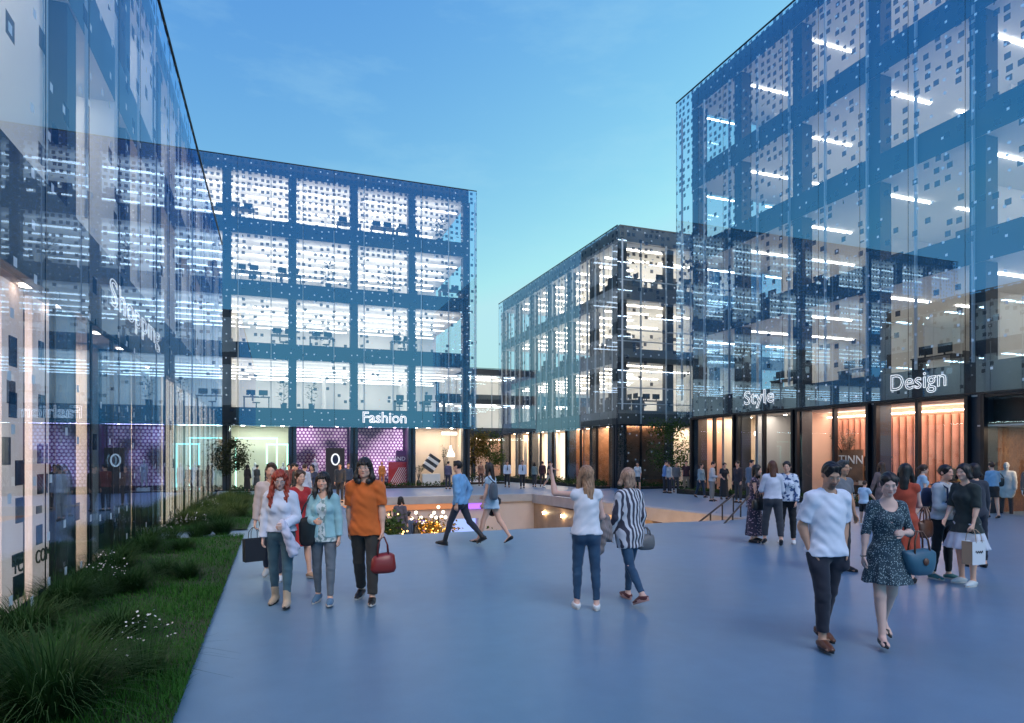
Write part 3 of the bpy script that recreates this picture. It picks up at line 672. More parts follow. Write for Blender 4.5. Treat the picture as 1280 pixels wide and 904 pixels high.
# far building ground floor
room(FB, BB, 12, 24, 2.6, -1, 3.45, 'peach'); downlights(FB, BB, [13+1.1*k for k in range(9)], 1.3, 3.35, LW, .14)
slabp(FB, BB, 'cove_light', LC, 12.5, 24, 2.2, 2.4, 3.2, 3.3)

# left building ground floor: tall pale display panels, then cream panels with added glow
ZL = 0.0
shopfront(FLf, BL, [3.4,5.25,7.1,9.58,11.3,12.65,14.5,16.35,18.2,20.05,21.9,23.75,25.6,27.45,29.3,31.15,33], .02, 3.93, .06, dp=(.015,.075))
room(FLf, BL, 3.4, 18.0, 4.2, .03, 3.93, 'grey', e=1.6, lc=(1,.80,.68))
room(FLf, BL, 18.0, 33.6, 2.4, .02, 3.93, 'cream', e=3.6, lc=(1,.8,.58))
def decor(u0, u1, label, squares, txt):
    p = thing('display_stand', label, 'display', FLf.P((u0+u1)/2, .5, .04))
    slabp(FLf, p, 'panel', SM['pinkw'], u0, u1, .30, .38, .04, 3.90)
    for (a, z, w, h) in squares:
        m = MB(); FLf.box(m, u0+a*(u1-u0), u0+(a+w)*(u1-u0), .286, .299, z, z+h); m.build('navy_square', SM['navy'], p)
    for (tx, a, z, s) in txt: wall_text(FLf, p, tx, u0+a*(u1-u0), .285, z, s, SM['text'], 'L')
decor(8.75, 9.4, 'tall pinkish white shop panel with navy squares nearest the left edge', [(.3,2.9,.35,.35),(.3,2.3,.35,.3),(0,1.75,.35,.32),(.6,1.5,.4,.3),(.62,1.05,.38,.3),(.45,.55,.5,.14),(.5,.15,.5,.28)], [('YC',.45,.46,.24)])
decor(9.72, 10.56, 'wider tall pinkish white shop panel with navy squares and lettering, farther from the camera', [(.25,3.05,.22,.3),(.25,2.35,.25,.3),(.2,1.75,.25,.26),(.55,1.75,.1,.26),(.2,1.35,.25,.26),(.55,1.35,.1,.26),(.15,1.1,.22,.1),(.15,.7,.25,.25)], [('COMTE',.08,.46,.25)])
for k, (u0, u1) in enumerate(((12.0,12.5),(13.6,14.3),(16.6,17.2))):
    slabp(FLf, BL, 'cream_pier', SM['cream'], u0, u1, .6, .9, .032, 3.87)
PWASH = emat('panel_wash', (1,.80,.55), 7)
for k in range(8):
    u = 18.2+1.85*k; slabp(FLf, BL, 'lit_panel', SM['cream_glow'], u+.16, u+1.55, .085, .135, .09, 3.80)
downlights(FLf, BL, (9.1,10.2,12.3,14,16.9), .17, 3.86, emat('left_wash', (1,.80,.66), 14), .08)

# ------------------------------------------------------------------ lettering on the facades
SG = MT['sign']
def sign(F, kind, word, u, w, z, size, label, sx=1.0, ol=.022):
    c = F.P(u, w, z); s = thing('shop_sign', label, 'sign', c)
    for tx in (word,): wall_text(F, s, tx, u, w, z, size, SG, kind, 'letters', ol, 0, sx)
    return s
sign(FR, 'R', 'Design', 16.35, -.372, 4.02, .78, 'white outlined Design lettering on the dark band of the right building', .95, .011)
sign(FR, 'R', 'Style', 23.75, -.372, 4.05, .86, 'white outlined Style lettering on the dark band of the right building', 1.15, .012)
sign(FF, 'F', 'Fashion', 5.3, -.375, 3.85, 1.0, 'white outlined Fashion lettering above the purple shop windows', .98, .024)
sign(FLf, 'L', 'Shopping', 12.45, .03, 4.42, .66, 'white outlined Shopping lettering on the band of the left building', 2.05, .009)

# ------------------------------------------------------------------ office interiors seen through the glass
def desk_proto():
    r = thing('office_desk', 'x', 'desk')
    m = MB(); m.box(-.8,.8,-.4,.4,.71,.75); m.build('desk_top', MT['desk'], r)
    for x in (-.74,.74):
        m = MB(); m.box(x-.03,x+.03,-.36,.36,0,.709); m.build('desk_leg', MT['desk'], r)
    for x in (-.35,.4):
        m = MB(); m.box(x-.27,x+.27,.1,.13,.86,1.2); m.box(x-.03,x+.03,.131,.16,.751,1.0); m.build('monitor', MT['desk'], r)
    return r
def chair_proto():
    r = thing('office_chair', 'x', 'chair')
    m = MB(); m.lathe([(0,.42),(.24,.42),(.25,.48),(.0,.5)], (0,0,0), 10); m.build('seat', MT['desk'], r)
    m = MB(); m.box(-.22,.22,.2,.25,.55,1.05); m.box(-.03,.03,.18,.199,.44,.7); m.build('backrest', MT['desk'], r)
    m = MB(); m.lathe([(0,.03),(.28,.03),(.28,.06),(.04,.1),(.04,.419),(0,.419)], (0,0,0), 8); m.build('base', MT['desk'], r)
    return r
def plant_proto():
    r = thing('office_plant', 'x', 'plant')
    m = MB(); m.lathe([(0,0),(.18,0),(.22,.4),(.18,.4),(.0,.36)], (0,0,0), 10); m.build('pot', MT['desk'], r)
    m = MB(); rr = random.Random(3)
    for k in range(90):
        a = rr.uniform(0,6.28); h = rr.uniform(.5,1.75); s = rr.uniform(.1,.5)*(1-abs(h-1.2)/1.2); p = Vector((math.cos(a)*s, math.sin(a)*s, h)); d = Vector((math.cos(a),math.sin(a),rr.uniform(-.3,.8))).normalized()*rr.uniform(.15,.3); e = d.cross(Vector((0,0,1))).normalized()*.06
        m.face([p, p+d*.5+e, p+d, p+d*.5-e])
    m.tube([(0,0,.36),(.02,0,.9),(0,.02,1.5)], .02, 5); m.build('leaves', mat('office_leaf', (.03,.05,.03), .6), r); return r
DK, CH, PL = desk_proto(), chair_proto(), plant_proto(); used = {'d': 0, 'c': 0, 'p': 0}
def put(pr, key, F, u, w, z, rz, label, grp):
    loc = F.P(u, w, z)
    if used[key] == 0: pr.location = loc; pr.rotation_euler = (0,0,rz); pr['label'] = label; pr['group'] = grp; used[key] = 1
    else: dup(pr, loc, rz, label, grp)
fn = ['first','second','third','top']
def furnish(F, rz, slabs, u0, u1, step, bname, wds):
    for fi, (zl, zh) in enumerate(slabs):
        f = ('lowest','second','third','top')[fi]; u = u0; k = 0
        while u < u1:
            q = random.random(); g = 'on the %s office floor of the %s building' % (f, bname)
            if q < .62:
                put(DK, 'd', F, u, wds+random.uniform(-.2,.5), zh+.003, rz+random.choice((0,0,math.pi)), 'dark office desk with two monitors '+g, 'office desks '+g)
                put(CH, 'c', F, u+random.uniform(-.4,.4), wds+1.15+random.uniform(0,.3), zh+.003, random.uniform(0,6), 'dark swivel chair '+g, 'office chairs '+g)
            elif q < .8: put(PL, 'p', F, u, wds+random.uniform(-.1,.3), zh+.003, random.uniform(0,6), 'potted leafy office plant '+g, 'office plants '+g)
            u += step*random.uniform(.75,1.25)
furnish(FF, 0, bands(FL), -8, 12, 2.1, 'Fashion', 1.0)
furnish(FR, R(90), bands(FL)[:2], 13, 27.5, 3.6, 'Design', 3.0)
furnish(FM2, 0, bands(flm,.45,.4), 20.8, 28, 2.6, 'street corner', 1.3)
furnish(FM, R(90), bands(flm,.45,.4), 36.5, 54, 3.2, 'street corner', 1.4)
# partitions and shelves give the upper floors some depth
for (zl, zh), zt in zip(bands(FL), [b[0] for b in bands(FL)[1:]]+[19.8]):
    for k in range(5): slabp(FR, BR, 'partition', MT['wall'], 26.9-5.5*k, 27.0-5.5*k, 4.2+random.uniform(0,1.5), 9.9, zh+.002, zt-.002)
    for k in range(4): slabp(FF, BF, 'partition', MT['wall'], 9.5-6.1*k, 9.6-6.1*k, 5.2+random.uniform(0,1.8), 9.9, zh+.002, min(zt, 19.5)-.002)
for (zl, zh), zt in zip([(3.95,5.3),(8.2,9.15)], (8.2, 11.6)):
    for k in range(9):
        a = 5.9+3.7*k; slabp(FLf, BL, 'partition', MT['wall'], a, a+.12, .13, 3.4+random.uniform(0,2), zh+.002, zt-.002)
        slabp(FLf, BL, 'partition', SM['white'], a+1.2, a+2.3, 2.6, 2.7, zh+.002, zt-.4 if k % 2 else zt-.002)
# ------------------------------------------------------------------ people: bodies and clothes grown as one smooth surface each
f4 = np.float32
def surface_nets(A, xs, ys, zs):
    S = A < 0
    nx, ny, nz = A.shape
    cnt = np.zeros((nx-1, ny-1, nz-1), np.int8)
    for i in (0,1):
        for j in (0,1):
            for k in (0,1): cnt += S[i:nx-1+i, j:ny-1+j, k:nz-1+k]
    act = (cnt > 0) & (cnt < 8); I, J, K = np.nonzero(act); n = len(I)
    if n == 0: return None, None
    idx = np.full(act.shape, -1, np.int32); idx[I,J,K] = np.arange(n)
    C = {(i,j,k): A[I+i,J+j,K+k] for i in (0,1) for j in (0,1) for k in (0,1)}
    sx = np.zeros(n); sy = np.zeros(n); sz = np.zeros(n); w = np.zeros(n)
    for a in C:
        for ax in range(3):
            if a[ax]: continue
            b = list(a); b[ax] = 1; b = tuple(b); va, vb = C[a], C[b]; m = (va < 0) != (vb < 0)
            t = np.where(m, va/np.where(m, va-vb, 1), 0); f = [np.full(n, float(q)) for q in a]; f[ax] = t
            sx += m*f[0]; sy += m*f[1]; sz += m*f[2]; w += m
    w = np.maximum(w, 1)
    V = np.stack([xs[I]+(xs[I+1]-xs[I])*sx/w, ys[J]+(ys[J+1]-ys[J])*sy/w, zs[K]+(zs[K+1]-zs[K])*sz/w], 1)
    F = []
    for ax in range(3):
        sl0 = [slice(1, -1)]*3; sl1 = [slice(1, -1)]*3; sl0[ax] = slice(0, -1); sl1[ax] = slice(1, None)
        a = S[tuple(sl0)]; b = S[tuple(sl1)]; m = a != b; P = list(np.nonzero(m)); fl = a[tuple(P)]
        o1, o2 = [q for q in range(3) if q != ax]
        P = [p.copy() for p in P]
        for q in (o1, o2): P[q] = P[q]+1
        def cell(d1, d2):
            c = [p for p in P]; c[o1] = c[o1]-d1; c[o2] = c[o2]-d2; return idx[tuple(c)]
        q = np.stack([cell(1,1), cell(0,1), cell(0,0), cell(1,0)], 1)
        if ax == 1: fl = ~fl
        q[~fl] = q[~fl][:, ::-1]; F.append(q)
    return V, np.concatenate(F, 0)

class Field:
    def __init__(s, ax): s.x, s.y, s.z = [a.astype(f4) for a in ax]; s.A = np.full((len(s.x), len(s.y), len(s.z)), 1.0, f4)
    def sl(s, lo, hi):
        r = []
        for a, l, h in zip((s.x, s.y, s.z), lo, hi): r.append(slice(max(0, int(np.searchsorted(a, l))-1), int(np.searchsorted(a, h))+1))
        return tuple(r)
    def g(s, sl): return s.x[sl[0]][:,None,None], s.y[sl[1]][None,:,None], s.z[sl[2]][None,None,:]
    def add(s, pr, k=.02, inf=0.0, sub=False):
        fn, lo, hi = pr; mg = k+.05+abs(inf); sl = s.sl([q-mg for q in lo], [q+mg for q in hi]); a = s.A[sl]
        if a.size == 0: return
        d = fn(*s.g(sl))-f4(inf)
        if sub:
            d = -d; h = np.maximum(k-np.abs(a-d), 0)/max(k,1e-6); s.A[sl] = np.maximum(a, d)+h*h*k*.25
        else:
            h = np.maximum(k-np.abs(a-d), 0)/max(k,1e-6); s.A[sl] = np.minimum(a, d)-h*h*k*.25
    def cut(s, p, n):              # keep the side n points away from
        X, Y, Z = s.g((slice(None),)*3); s.A = np.maximum(s.A, ((X-p[0])*n[0]+(Y-p[1])*n[1]+(Z-p[2])*n[2]).astype(f4))
    def merge(s, o, k, c=None, r=.2):
        if c is None: kk = f4(k)
        else:
            X, Y, Z = s.g((slice(None),)*3); kk = f4(k)*np.clip(1-np.sqrt((X-c[0])**2+(Y-c[1])**2+(Z-c[2])**2)/r, 0, 1).astype(f4)+f4(1e-4)
        h = np.maximum(kk-np.abs(s.A-o.A), 0)/kk; s.A = np.minimum(s.A, o.A)-h*h*kk*.25
    def wrinkle(s, amp, seed):
        X, Y, Z = s.g((slice(None),)*3); q = seed*1.7
        s.A = s.A+f4(amp)*(np.sin(X*31+Z*19+q)*np.sin(Z*27-Y*23+q*2)+.6*np.sin(Z*58+X*37+3*np.sin(Y*17+q))*np.sin(X*21-Y*33+q)).astype(f4)
    def mesh(s):
        s.A[0] = s.A[-1] = 1; s.A[:,0] = s.A[:,-1] = 1; s.A[:,:,0] = s.A[:,:,-1] = 1
        return surface_nets(s.A, s.x.astype(float), s.y.astype(float), s.z.astype(float))
def cap(a, b, ra, rb=None, flat=None):
    rb = ra if rb is None else rb; a = np.array(a, float); b = np.array(b, float); v = b-a; L2 = max(float(v@v), 1e-9)
    def fn(X, Y, Z):
        px, py, pz = X-f4(a[0]), Y-f4(a[1]), Z-f4(a[2]); t = np.clip((px*f4(v[0])+py*f4(v[1])+pz*f4(v[2]))/f4(L2), 0, 1)
        qx, qy, qz = px-t*f4(v[0]), py-t*f4(v[1]), pz-t*f4(v[2])
        if flat is not None:
            n, f = flat; m = (qx*f4(n[0])+qy*f4(n[1])+qz*f4(n[2]))*f4(1/f-1); qx = qx+m*f4(n[0]); qy = qy+m*f4(n[1]); qz = qz+m*f4(n[2])
        return np.sqrt(qx*qx+qy*qy+qz*qz)-(f4(ra)+t*f4(rb-ra))
    R_ = max(ra, rb)*(max(1, flat[1]) if flat is not None else 1); return fn, np.minimum(a,b)-R_, np.maximum(a,b)+R_
def ell(c, r, M=None):
    c = np.array(c, float); M = np.eye(3) if M is None else np.array(M)
    def fn(X, Y, Z):
        px, py, pz = X-f4(c[0]), Y-f4(c[1]), Z-f4(c[2]); q = [(px*f4(M[0][i])+py*f4(M[1][i])+pz*f4(M[2][i])) for i in range(3)]
        k0 = np.sqrt(sum((q[i]/f4(r[i]))**2 for i in range(3))); k1 = np.sqrt(sum((q[i]/f4(r[i]**2))**2 for i in range(3)))
        return k0*(k0-1)/np.maximum(k1, f4(1e-4))
    return fn, c-max(r), c+max(r)
def cone(c0, r0, c1, r1, folds=0, amp=0.0, seed=0):
    """elliptic skirt from c0 (top) to c1 (hem); r = (rx, ry)"""
    def fn(X, Y, Z):
        t = np.clip((c0[2]-Z)/(c0[2]-c1[2]), -.2, 1.2); cx = c0[0]+(c1[0]-c0[0])*t; cy_ = c0[1]+(c1[1]-c0[1])*t; rx = r0[0]+(r1[0]-r0[0])*t; ry = r0[1]+(r1[1]-r0[1])*t
        ang = np.arctan2((Y-cy_)/ry, (X-cx)/rx); m = 1+amp*np.clip(t,0,1)*np.sin(folds*ang+seed+1.5*np.sin(3*ang))
        d = (np.sqrt(((X-cx)/rx)**2+((Y-cy_)/ry)**2)-m)*np.minimum(rx, ry); return np.maximum(d, np.maximum(Z-c0[2], c1[2]-Z)).astype(f4)
    mx = max(r0[0],r1[0],r0[1],r1[1])*(1+amp); lo = np.minimum(c0,c1)-np.array([mx,mx,0]); hi = np.maximum(c0,c1)+np.array([mx,mx,0]); return fn, lo, hi

def rotx(a): c, s = math.cos(a), math.sin(a); return np.array([[1,0,0],[0,c,-s],[0,s,c]])
def roty(a): c, s = math.cos(a), math.sin(a); return np.array([[c,0,s],[0,1,0],[-s,0,c]])
def rotz(a): c, s = math.cos(a), math.sin(a); return np.array([[c,-s,0],[s,c,0],[0,0,1]])
def ldir(p, a, sx): p, a = R(p), R(a); return np.array([sx*math.sin(a), -math.sin(p)*math.cos(a), -math.cos(p)*math.cos(a)])
def unit(v): v = np.array(v, float); return v/max(np.linalg.norm(v), 1e-9)

def skinmat(name):
    m = bpy.data.materials.new(name); m.use_nodes = True; t = m.node_tree; b = t.nodes['Principled BSDF']; b.inputs['Roughness'].default_value = .5; b.inputs['Specular IOR Level'].default_value = .35
    v = t.nodes.new('ShaderNodeAttribute'); v.attribute_name = 'Col'; t.links.new(v.outputs['Color'], b.inputs['Base Color']); return m
SKIN = skinmat('skin')
EYEW = mat('eye_white', (.34,.31,.29), .5); EYEI = mat('eye_iris', (.035,.02,.012), .15)
_cm = {}
def cloth(col, rough=.85, kind='plain', c2=None, sc=1.0):
    key = (col, kind, c2, sc, rough)
    if key in _cm: return _cm[key]
    m = mat('cloth_'+kind, col, rough, noise=(7, .10), bump=(260, .22, .002), sheen=.15); t = m.node_tree; b = t.nodes['Principled BSDF']; K = t.links.new
    if kind != 'plain':
        c = t.nodes.new('ShaderNodeTexCoord'); mx = t.nodes.new('ShaderNodeMix'); mx.data_type = 'RGBA'; mx.inputs[6].default_value = (*col,1); mx.inputs[7].default_value = (*c2,1)
        r = t.nodes.new('ShaderNodeValToRGB'); r.color_ramp.interpolation = 'CONSTANT'; r.color_ramp.elements[0].color = (0,0,0,1); r.color_ramp.elements[1].color = (1,1,1,1)
        if kind == 'stripes':
            s = t.nodes.new('ShaderNodeSeparateXYZ'); K(c.outputs['Object'], s.inputs[0]); a = t.nodes.new('ShaderNodeMath'); a.operation = 'MULTIPLY_ADD'; a.inputs[1].default_value = .35; K(s.outputs[1], a.inputs[0]); K(s.outputs[0], a.inputs[2])
            w = t.nodes.new('ShaderNodeMath'); w.operation = 'MULTIPLY'; w.inputs[1].default_value = 26*sc; K(a.outputs[0], w.inputs[0]); f = t.nodes.new('ShaderNodeMath'); f.operation = 'FRACT'; K(w.outputs[0], f.inputs[0]); K(f.outputs[0], r.inputs[0]); r.color_ramp.elements[1].position = .55
        elif kind == 'denim':
            n = t.nodes.new('ShaderNodeTexNoise'); n.inputs['Scale'].default_value = 5; n.inputs['Detail'].default_value = 6; K(c.outputs['Object'], n.inputs['Vector']); r.color_ramp.interpolation = 'LINEAR'; r.color_ramp.elements[0].position = .35; r.color_ramp.elements[1].position = .75; K(n.outputs['Fac'], r.inputs[0])
        else:
            v = t.nodes.new('ShaderNodeTexVoronoi'); v.inputs['Scale'].default_value = 26*sc; K(c.outputs['Object'], v.inputs['Vector'])
            if kind == 'floral': n = v.outputs['Distance']; r.color_ramp.elements[0].color = (1,1,1,1); r.color_ramp.elements[1].color = (0,0,0,1); r.color_ramp.elements[1].position = .30
            else:
                q = t.nodes.new('ShaderNodeTexNoise'); q.inputs['Scale'].default_value = 16*sc; q.inputs['Detail'].default_value = 2; K(c.outputs['Object'], q.inputs['Vector']); n = q.outputs['Fac']; r.color_ramp.elements[1].position = .54
            K(n, r.inputs[0])
        K(r.outputs[0], mx.inputs[0]); K(mx.outputs[2], b.inputs['Base Color'])
    _cm[key] = m; return m
def hairmat(col):
    key = ('hair', col)
    if key in _cm: return _cm[key]
    m = mat('hair', col, .42, spec=.4); t = m.node_tree; b = t.nodes['Principled BSDF']; c = t.nodes.new('ShaderNodeTexCoord'); mp = t.nodes.new('ShaderNodeMapping'); mp.inputs['Scale'].default_value = (130,130,9); n = t.nodes.new('ShaderNodeTexNoise'); n.inputs['Scale'].default_value = 1; n.inputs['Detail'].default_value = 3
    t.links.new(c.outputs['Object'], mp.inputs[0]); t.links.new(mp.outputs[0], n.inputs['Vector']); r = t.nodes.new('ShaderNodeValToRGB'); r.color_ramp.elements[0].position = .3; r.color_ramp.elements[1].position = .72
    r.color_ramp.elements[0].color = (*[q*.45 for q in col],1); r.color_ramp.elements[1].color = (*[min(1,q*1.7) for q in col],1); t.links.new(n.outputs['Fac'], r.inputs[0]); t.links.new(r.outputs[0], b.inputs['Base Color'])
    bp = t.nodes.new('ShaderNodeBump'); bp.inputs['Strength'].default_value = .6; bp.inputs['Distance'].default_value = .004; t.links.new(n.outputs['Fac'], bp.inputs['Height']); t.links.new(bp.outputs[0], b.inputs['Normal']); _cm[key] = m; return m

STAND = dict(L=(2,4,3), Rr=(-1,4,2), aL=dict(up=(4,9), fo=(14,3)), aR=dict(up=(2,9), fo=(14,3)))
def person(label, cat, loc, face, H=1.72, sex='f', v=.02, vh=.008, pose=None, skin=(.50,.31,.23), hair=('short',(.02,.015,.012)), top=None, bottom=None, shoes=None, lean=2, hp=4, hy=0, hr=0, twist=0, group=None, beard=False, glasses=False, body=1.0, detail=False, name='person', jumper=None, rz=None):
    P = dict(STAND); P.update(pose or {}); s = H/1.75; mth = sex == 'm'
    root = thing(name, label, cat, loc, group, (R(face)-HEAD) if rz is None else rz)
    X3 = np.array([1.,0,0]); tw = rotz(R(twist))
    zp = .955; pel = np.array([0,0,zp]); u = np.array([0,-math.sin(R(lean)),math.cos(R(lean))])
    shw = (.160 if mth else .140); chw = (.148 if mth else .130)*body; waw = (.130 if mth else .112)*body; hiw = (.148 if mth else .162)*body
    waist = pel+u*.14; chest = pel+u*.335; nb = pel+u*.535; sh = {sx: pel+u*.462+tw@np.array([sx*shw,0,0]) for sx in (1,-1)}
    nd = unit(u+np.array([0,-.16-.004*max(hp,0),0])); HM = rotz(R(hy))@rotx(R(hp))@roty(R(hr)); hc = nb+nd*.115+HM@np.array([0,-.012,.052])
    hd = lambda x, y, z: hc+HM@np.array([x,y,z])
    legs = {}
    for sx, key in ((1,'L'),(-1,'Rr')):
        q = P[key]; hip = pel+np.array([sx*.088*body,0,-.055]); dt = ldir(q[0], q[1], sx); knee = hip+dt*.42; ds = ldir(q[0]-q[2], q[1]*.35, sx); ank = knee+ds*.395
        fp = q[3] if len(q) > 3 else 0; yaw = (q[4] if len(q) > 4 else 8)*sx
        fw = rotz(R(yaw))@np.array([0,-math.cos(R(fp)),-math.sin(R(fp))]); up = rotz(R(yaw))@np.array([0,-math.sin(R(fp)),math.cos(R(fp))]); legs[sx] = dict(hip=hip, knee=knee, ank=ank, fw=fw, up=up, dt=dt, ds=ds, sd=np.cross(fw, up))
    heel = shoes and shoes.get('kind') == 'heel'; hh = .065 if heel else 0
    low = min(min((l['ank']-l['up']*.09-l['fw']*.05)[2]-(hh*.6 if heel else 0), (l['ank']-l['up']*.09+l['fw']*.17)[2]) for l in legs.values())
    arms = {}
    for sx, key in ((1,'aL'),(-1,'aR')):
        q = P[key]; du = ldir(*q['up'], sx); el = sh[sx]+du*.285; df = ldir(*q['fo'], sx); wr = el+df*.245; dh = unit(df+np.array(q.get('bend',(0,0,0)))*np.array([sx,1,1]))
        n = np.array(q.get('palm', (-1,0,0)))*np.array([sx,1,1]); n = unit(n-dh*(n@dh)); arms[sx] = dict(el=el, wr=wr, du=du, df=df, dh=dh, n=n, curl=q.get('curl',28), pocket=q.get('pocket'), pt=q.get('point'))
    def W2(p): return (np.array(p)-np.array([0,0,low]))*s
    pts = [W2(p) for p in [pel, waist, nb, hd(0,0,.14)]+[l[k] for l in legs.values() for k in ('hip','knee','ank')]+[l['ank']+l['fw']*.2 for l in legs.values()]+[a[k] for a in arms.values() for k in ('el','wr')]+[a['wr']+a['dh']*.2 for a in arms.values()]]
    lo = np.min(pts, 0)-.24; hi = np.max(pts, 0)+.24; lo[2] = -.04; hi[2] = W2(hd(0,0,.14))[2]+.1 if hi[2]-.24 <= W2(hd(0,0,.14))[2]+.01 else hi[2]
    fine = [[],[],[]]
    for a in arms.values():
        if a['pocket']: continue
        c = W2(a['wr']+a['dh']*.09)
        for q in range(3): fine[q].append((c[q]-.105, c[q]+.105, vh))
    c = W2(hc); vhd = .0065 if detail else (max(vh, min(v,.012)))
    for q, r in enumerate((.095,.125,.135)): fine[q].append((c[q]-r, c[q]+r, vhd))
    for l in legs.values(): fine[2].append((-.04, .1, min(v,.011)))
    def axis(q, extra=True):
        o = [lo[q]]
        while o[-1] < hi[q]:
            st = v
            if extra:
                for a, b, f in fine[q]:
                    if a <= o[-1] <= b: st = min(st, f)
                    elif o[-1] < a < o[-1]+st: st = min(st, max(a-o[-1]+1e-4, f))
            o.append(o[-1]+st)
        return np.array(o)
    AX = [axis(q) for q in range(3)]
    def sub_ax(lo_, hi_): return [a[(a >= l-.03) & (a <= h+.03)] for a, l, h in zip(AX, lo_, hi_)]
    def c_(a, b, ra, rb=None, flat=None): return cap(W2(a), W2(b), ra*s, (ra if rb is None else rb)*s, flat)
    def e_(c, r, M=None): return ell(W2(c), np.array(r)*s, M)
    LM = np.stack([X3, np.cross(u, X3), u], 1)
    # torso, legs and arms as lists of primitives so that clothes can reuse them
    torso = [e_(pel+u*-.02, (hiw,.112*body,.125), LM), c_(pel+u*.02, waist+u*.06, hiw*.84, waw, ((0,1,0),.74)), e_(chest+u*-.02, (chw,.108*body,.175), LM), c_(waist, chest, waw, chw*.92, ((0,1,0),.72)),
             c_(sh[1]*.84+sh[-1]*.16-u*.022, sh[1]*.16+sh[-1]*.84-u*.022, .050 if mth else .042), c_(nb-u*.035, sh[1]-u*.006, .046, .040 if mth else .034), c_(nb-u*.035, sh[-1]-u*.006, .046, .040 if mth else .034)]
    butt = [e_(pel+np.array([sx*.068*body,.048,-.045]), (.082,.085,.095)) for sx in (1,-1)]
    bust = [] if mth else [e_(chest+u*.0+np.array([sx*.062,-.075,-.01]), (.058,.06,.058)) for sx in (1,-1)]
    def leg(l, sx): return [(c_(l['hip'], l['knee'], .084*body, .053), .03), (c_(l['knee'], l['ank'], .051, .034), .03), (c_(l['knee']+l['ds']*.07-l['fw']*.016, l['knee']+l['ds']*.19-l['fw']*.012, .048, .038), .03)]
    def foot(l):
        a = l['ank']; f, n = l['fw'], l['up']; return [(c_(a-n*.045-f*.030, a-n*.048+f*.03, .034), .02), (c_(a-n*.02, a-n*.060+f*.115, .034, .027), .02), (c_(a-n*.063+f*.10-l['sd']*.018, a-n*.066+f*.165-l['sd']*.012, .024, .018), .015), (c_(a-n*.063+f*.10+l['sd']*.02, a-n*.067+f*.150+l['sd']*.025, .022, .015), .015)]
    ra, rb = (.048,.037) if mth else (.040,.031)
    def arm(a, sx): return [(c_(sh[sx], a['el'], ra+.004, rb), .03), (c_(a['el'], a['wr'], rb, .024 if mth else .021), .03), (c_(a['el']+a['df']*.03, a['el']+a['df']*.1, rb+.003, rb-.002), .03)]
    def hand(a, sx):
        d, n = a['dh'], a['n']; t = unit(np.cross(d, n))*(1 if np.cross(d, n)@np.array([0,-1,0]) >= 0 else -1); w = a['wr']; k = 1.0 if mth else .92; o = []
        for i in range(4):
            off = (1.5-i)*.019*k; b = w+d*.082*k+t*off; o.append((c_(w+d*.012+t*off*.55, b, .0135*k, .0115*k), .012)); p = b; L = (.072,.080,.074,.058)[i]*k; cu = a['curl'] if not (a['pt'] and i == 0) else 2
            dd = d.copy()
            for q, fr in enumerate((.45,.31,.24)):
                an = R(cu*(1.0 if q else .7)); nn = n-dd*(n@dd); nn = unit(nn); dd2 = unit(dd*math.cos(an)+nn*math.sin(an)); e = p+dd2*L*fr; rr = (.0098-.0012*q)*k*(1 if i < 3 else .9); o.append((c_(p, e, rr, rr*.92), .004)); p = e; dd = dd2
        b = w+d*.025+t*.022*k; e1 = b+unit(d*.75+t*.62+n*.22)*.045*k; e2 = e1+unit(d*.95+t*.18+n*.35)*.034*k; e3 = e2+unit(d*.98+n*.3)*.022*k
        return o+[(c_(b, e1, .014*k, .0115*k), .010), (c_(e1, e2, .011*k, .010*k), .005), (c_(e2, e3, .010*k, .0085*k), .004)]
    headp = [(e_(hd(0,.012,.028), (.073,.092,.087), HM), .02), (e_(hd(0,-.026,-.035), (.058 if mth else .055,.060,.080), HM), .03), (e_(hd(0,-.066,-.092), (.022,.020,.020), HM), .03),
             (c_(hd(.045,-.02,-.07), hd(-.045,-.02,-.07), .022 if mth else .017), .03), (c_(hd(-.03,-.076,.020), hd(.03,-.076,.020), .013), .018), (e_(hd(.038,-.055,-.028), (.024,.024,.022), HM), .02), (e_(hd(-.038,-.055,-.028), (.024,.024,.022), HM), .02)]
    face_in = [e_(hd(sx*.031,-.093,.002), (.019,.014,.012), HM) for sx in (1,-1)]
    face_out = [(c_(hd(0,-.086,.004), hd(0,-.102,-.030), .0075, .0105), .012), (e_(hd(.011,-.096,-.033), (.009,.009,.008), HM), .008), (e_(hd(-.011,-.096,-.033), (.009,.009,.008), HM), .008), (c_(hd(-.015,-.083,-.0565), hd(.015,-.083,-.0565), .0075), .009), (c_(hd(-.013,-.082,-.067), hd(.013,-.082,-.067), .008), .009),
                (e_(hd(.075,.012,-.006), (.011,.021,.031), HM), .006), (e_(hd(-.075,.012,-.006), (.011,.021,.031), HM), .006)]
    neckp = c_(nb-u*.04, hd(0,.012,-.065), .058 if mth else .047, .052 if mth else .042)
    # --- body
    B = Field(AX)
    for p in torso+butt+bust: B.add(p, .05*s)
    B.add(neckp, .05*s)
    for p, k in headp: B.add(p, k*s)
    if v < .019 or detail:
        for p in face_in: B.add(p, .012*s, sub=True)
    for p, k in face_out: B.add(p, k*s)
    for sx, l in legs.items():
        G = Field(AX)
        for p, k in leg(l, sx): G.add(p, k*s)
        for p, k in foot(l): G.add(p, k*s)
        B.merge(G, .05*s, W2(l['hip']), .25*s)
    for sx, a in arms.items():
        G = Field(AX)
        for p, k in arm(a, sx): G.add(p, k*s)
        for p, k in hand(a, sx): G.add(p, k*s)
        B.merge(G, .045*s, W2(sh[sx]), .2*s)
    V, F = B.mesh(); o = np_mesh('body', V, F, SKIN, root, True)
    hl = (np.stack([V[:,0],V[:,1],V[:,2]],1)/s+np.array([0,0,low])-hc)@HM       # head coordinates
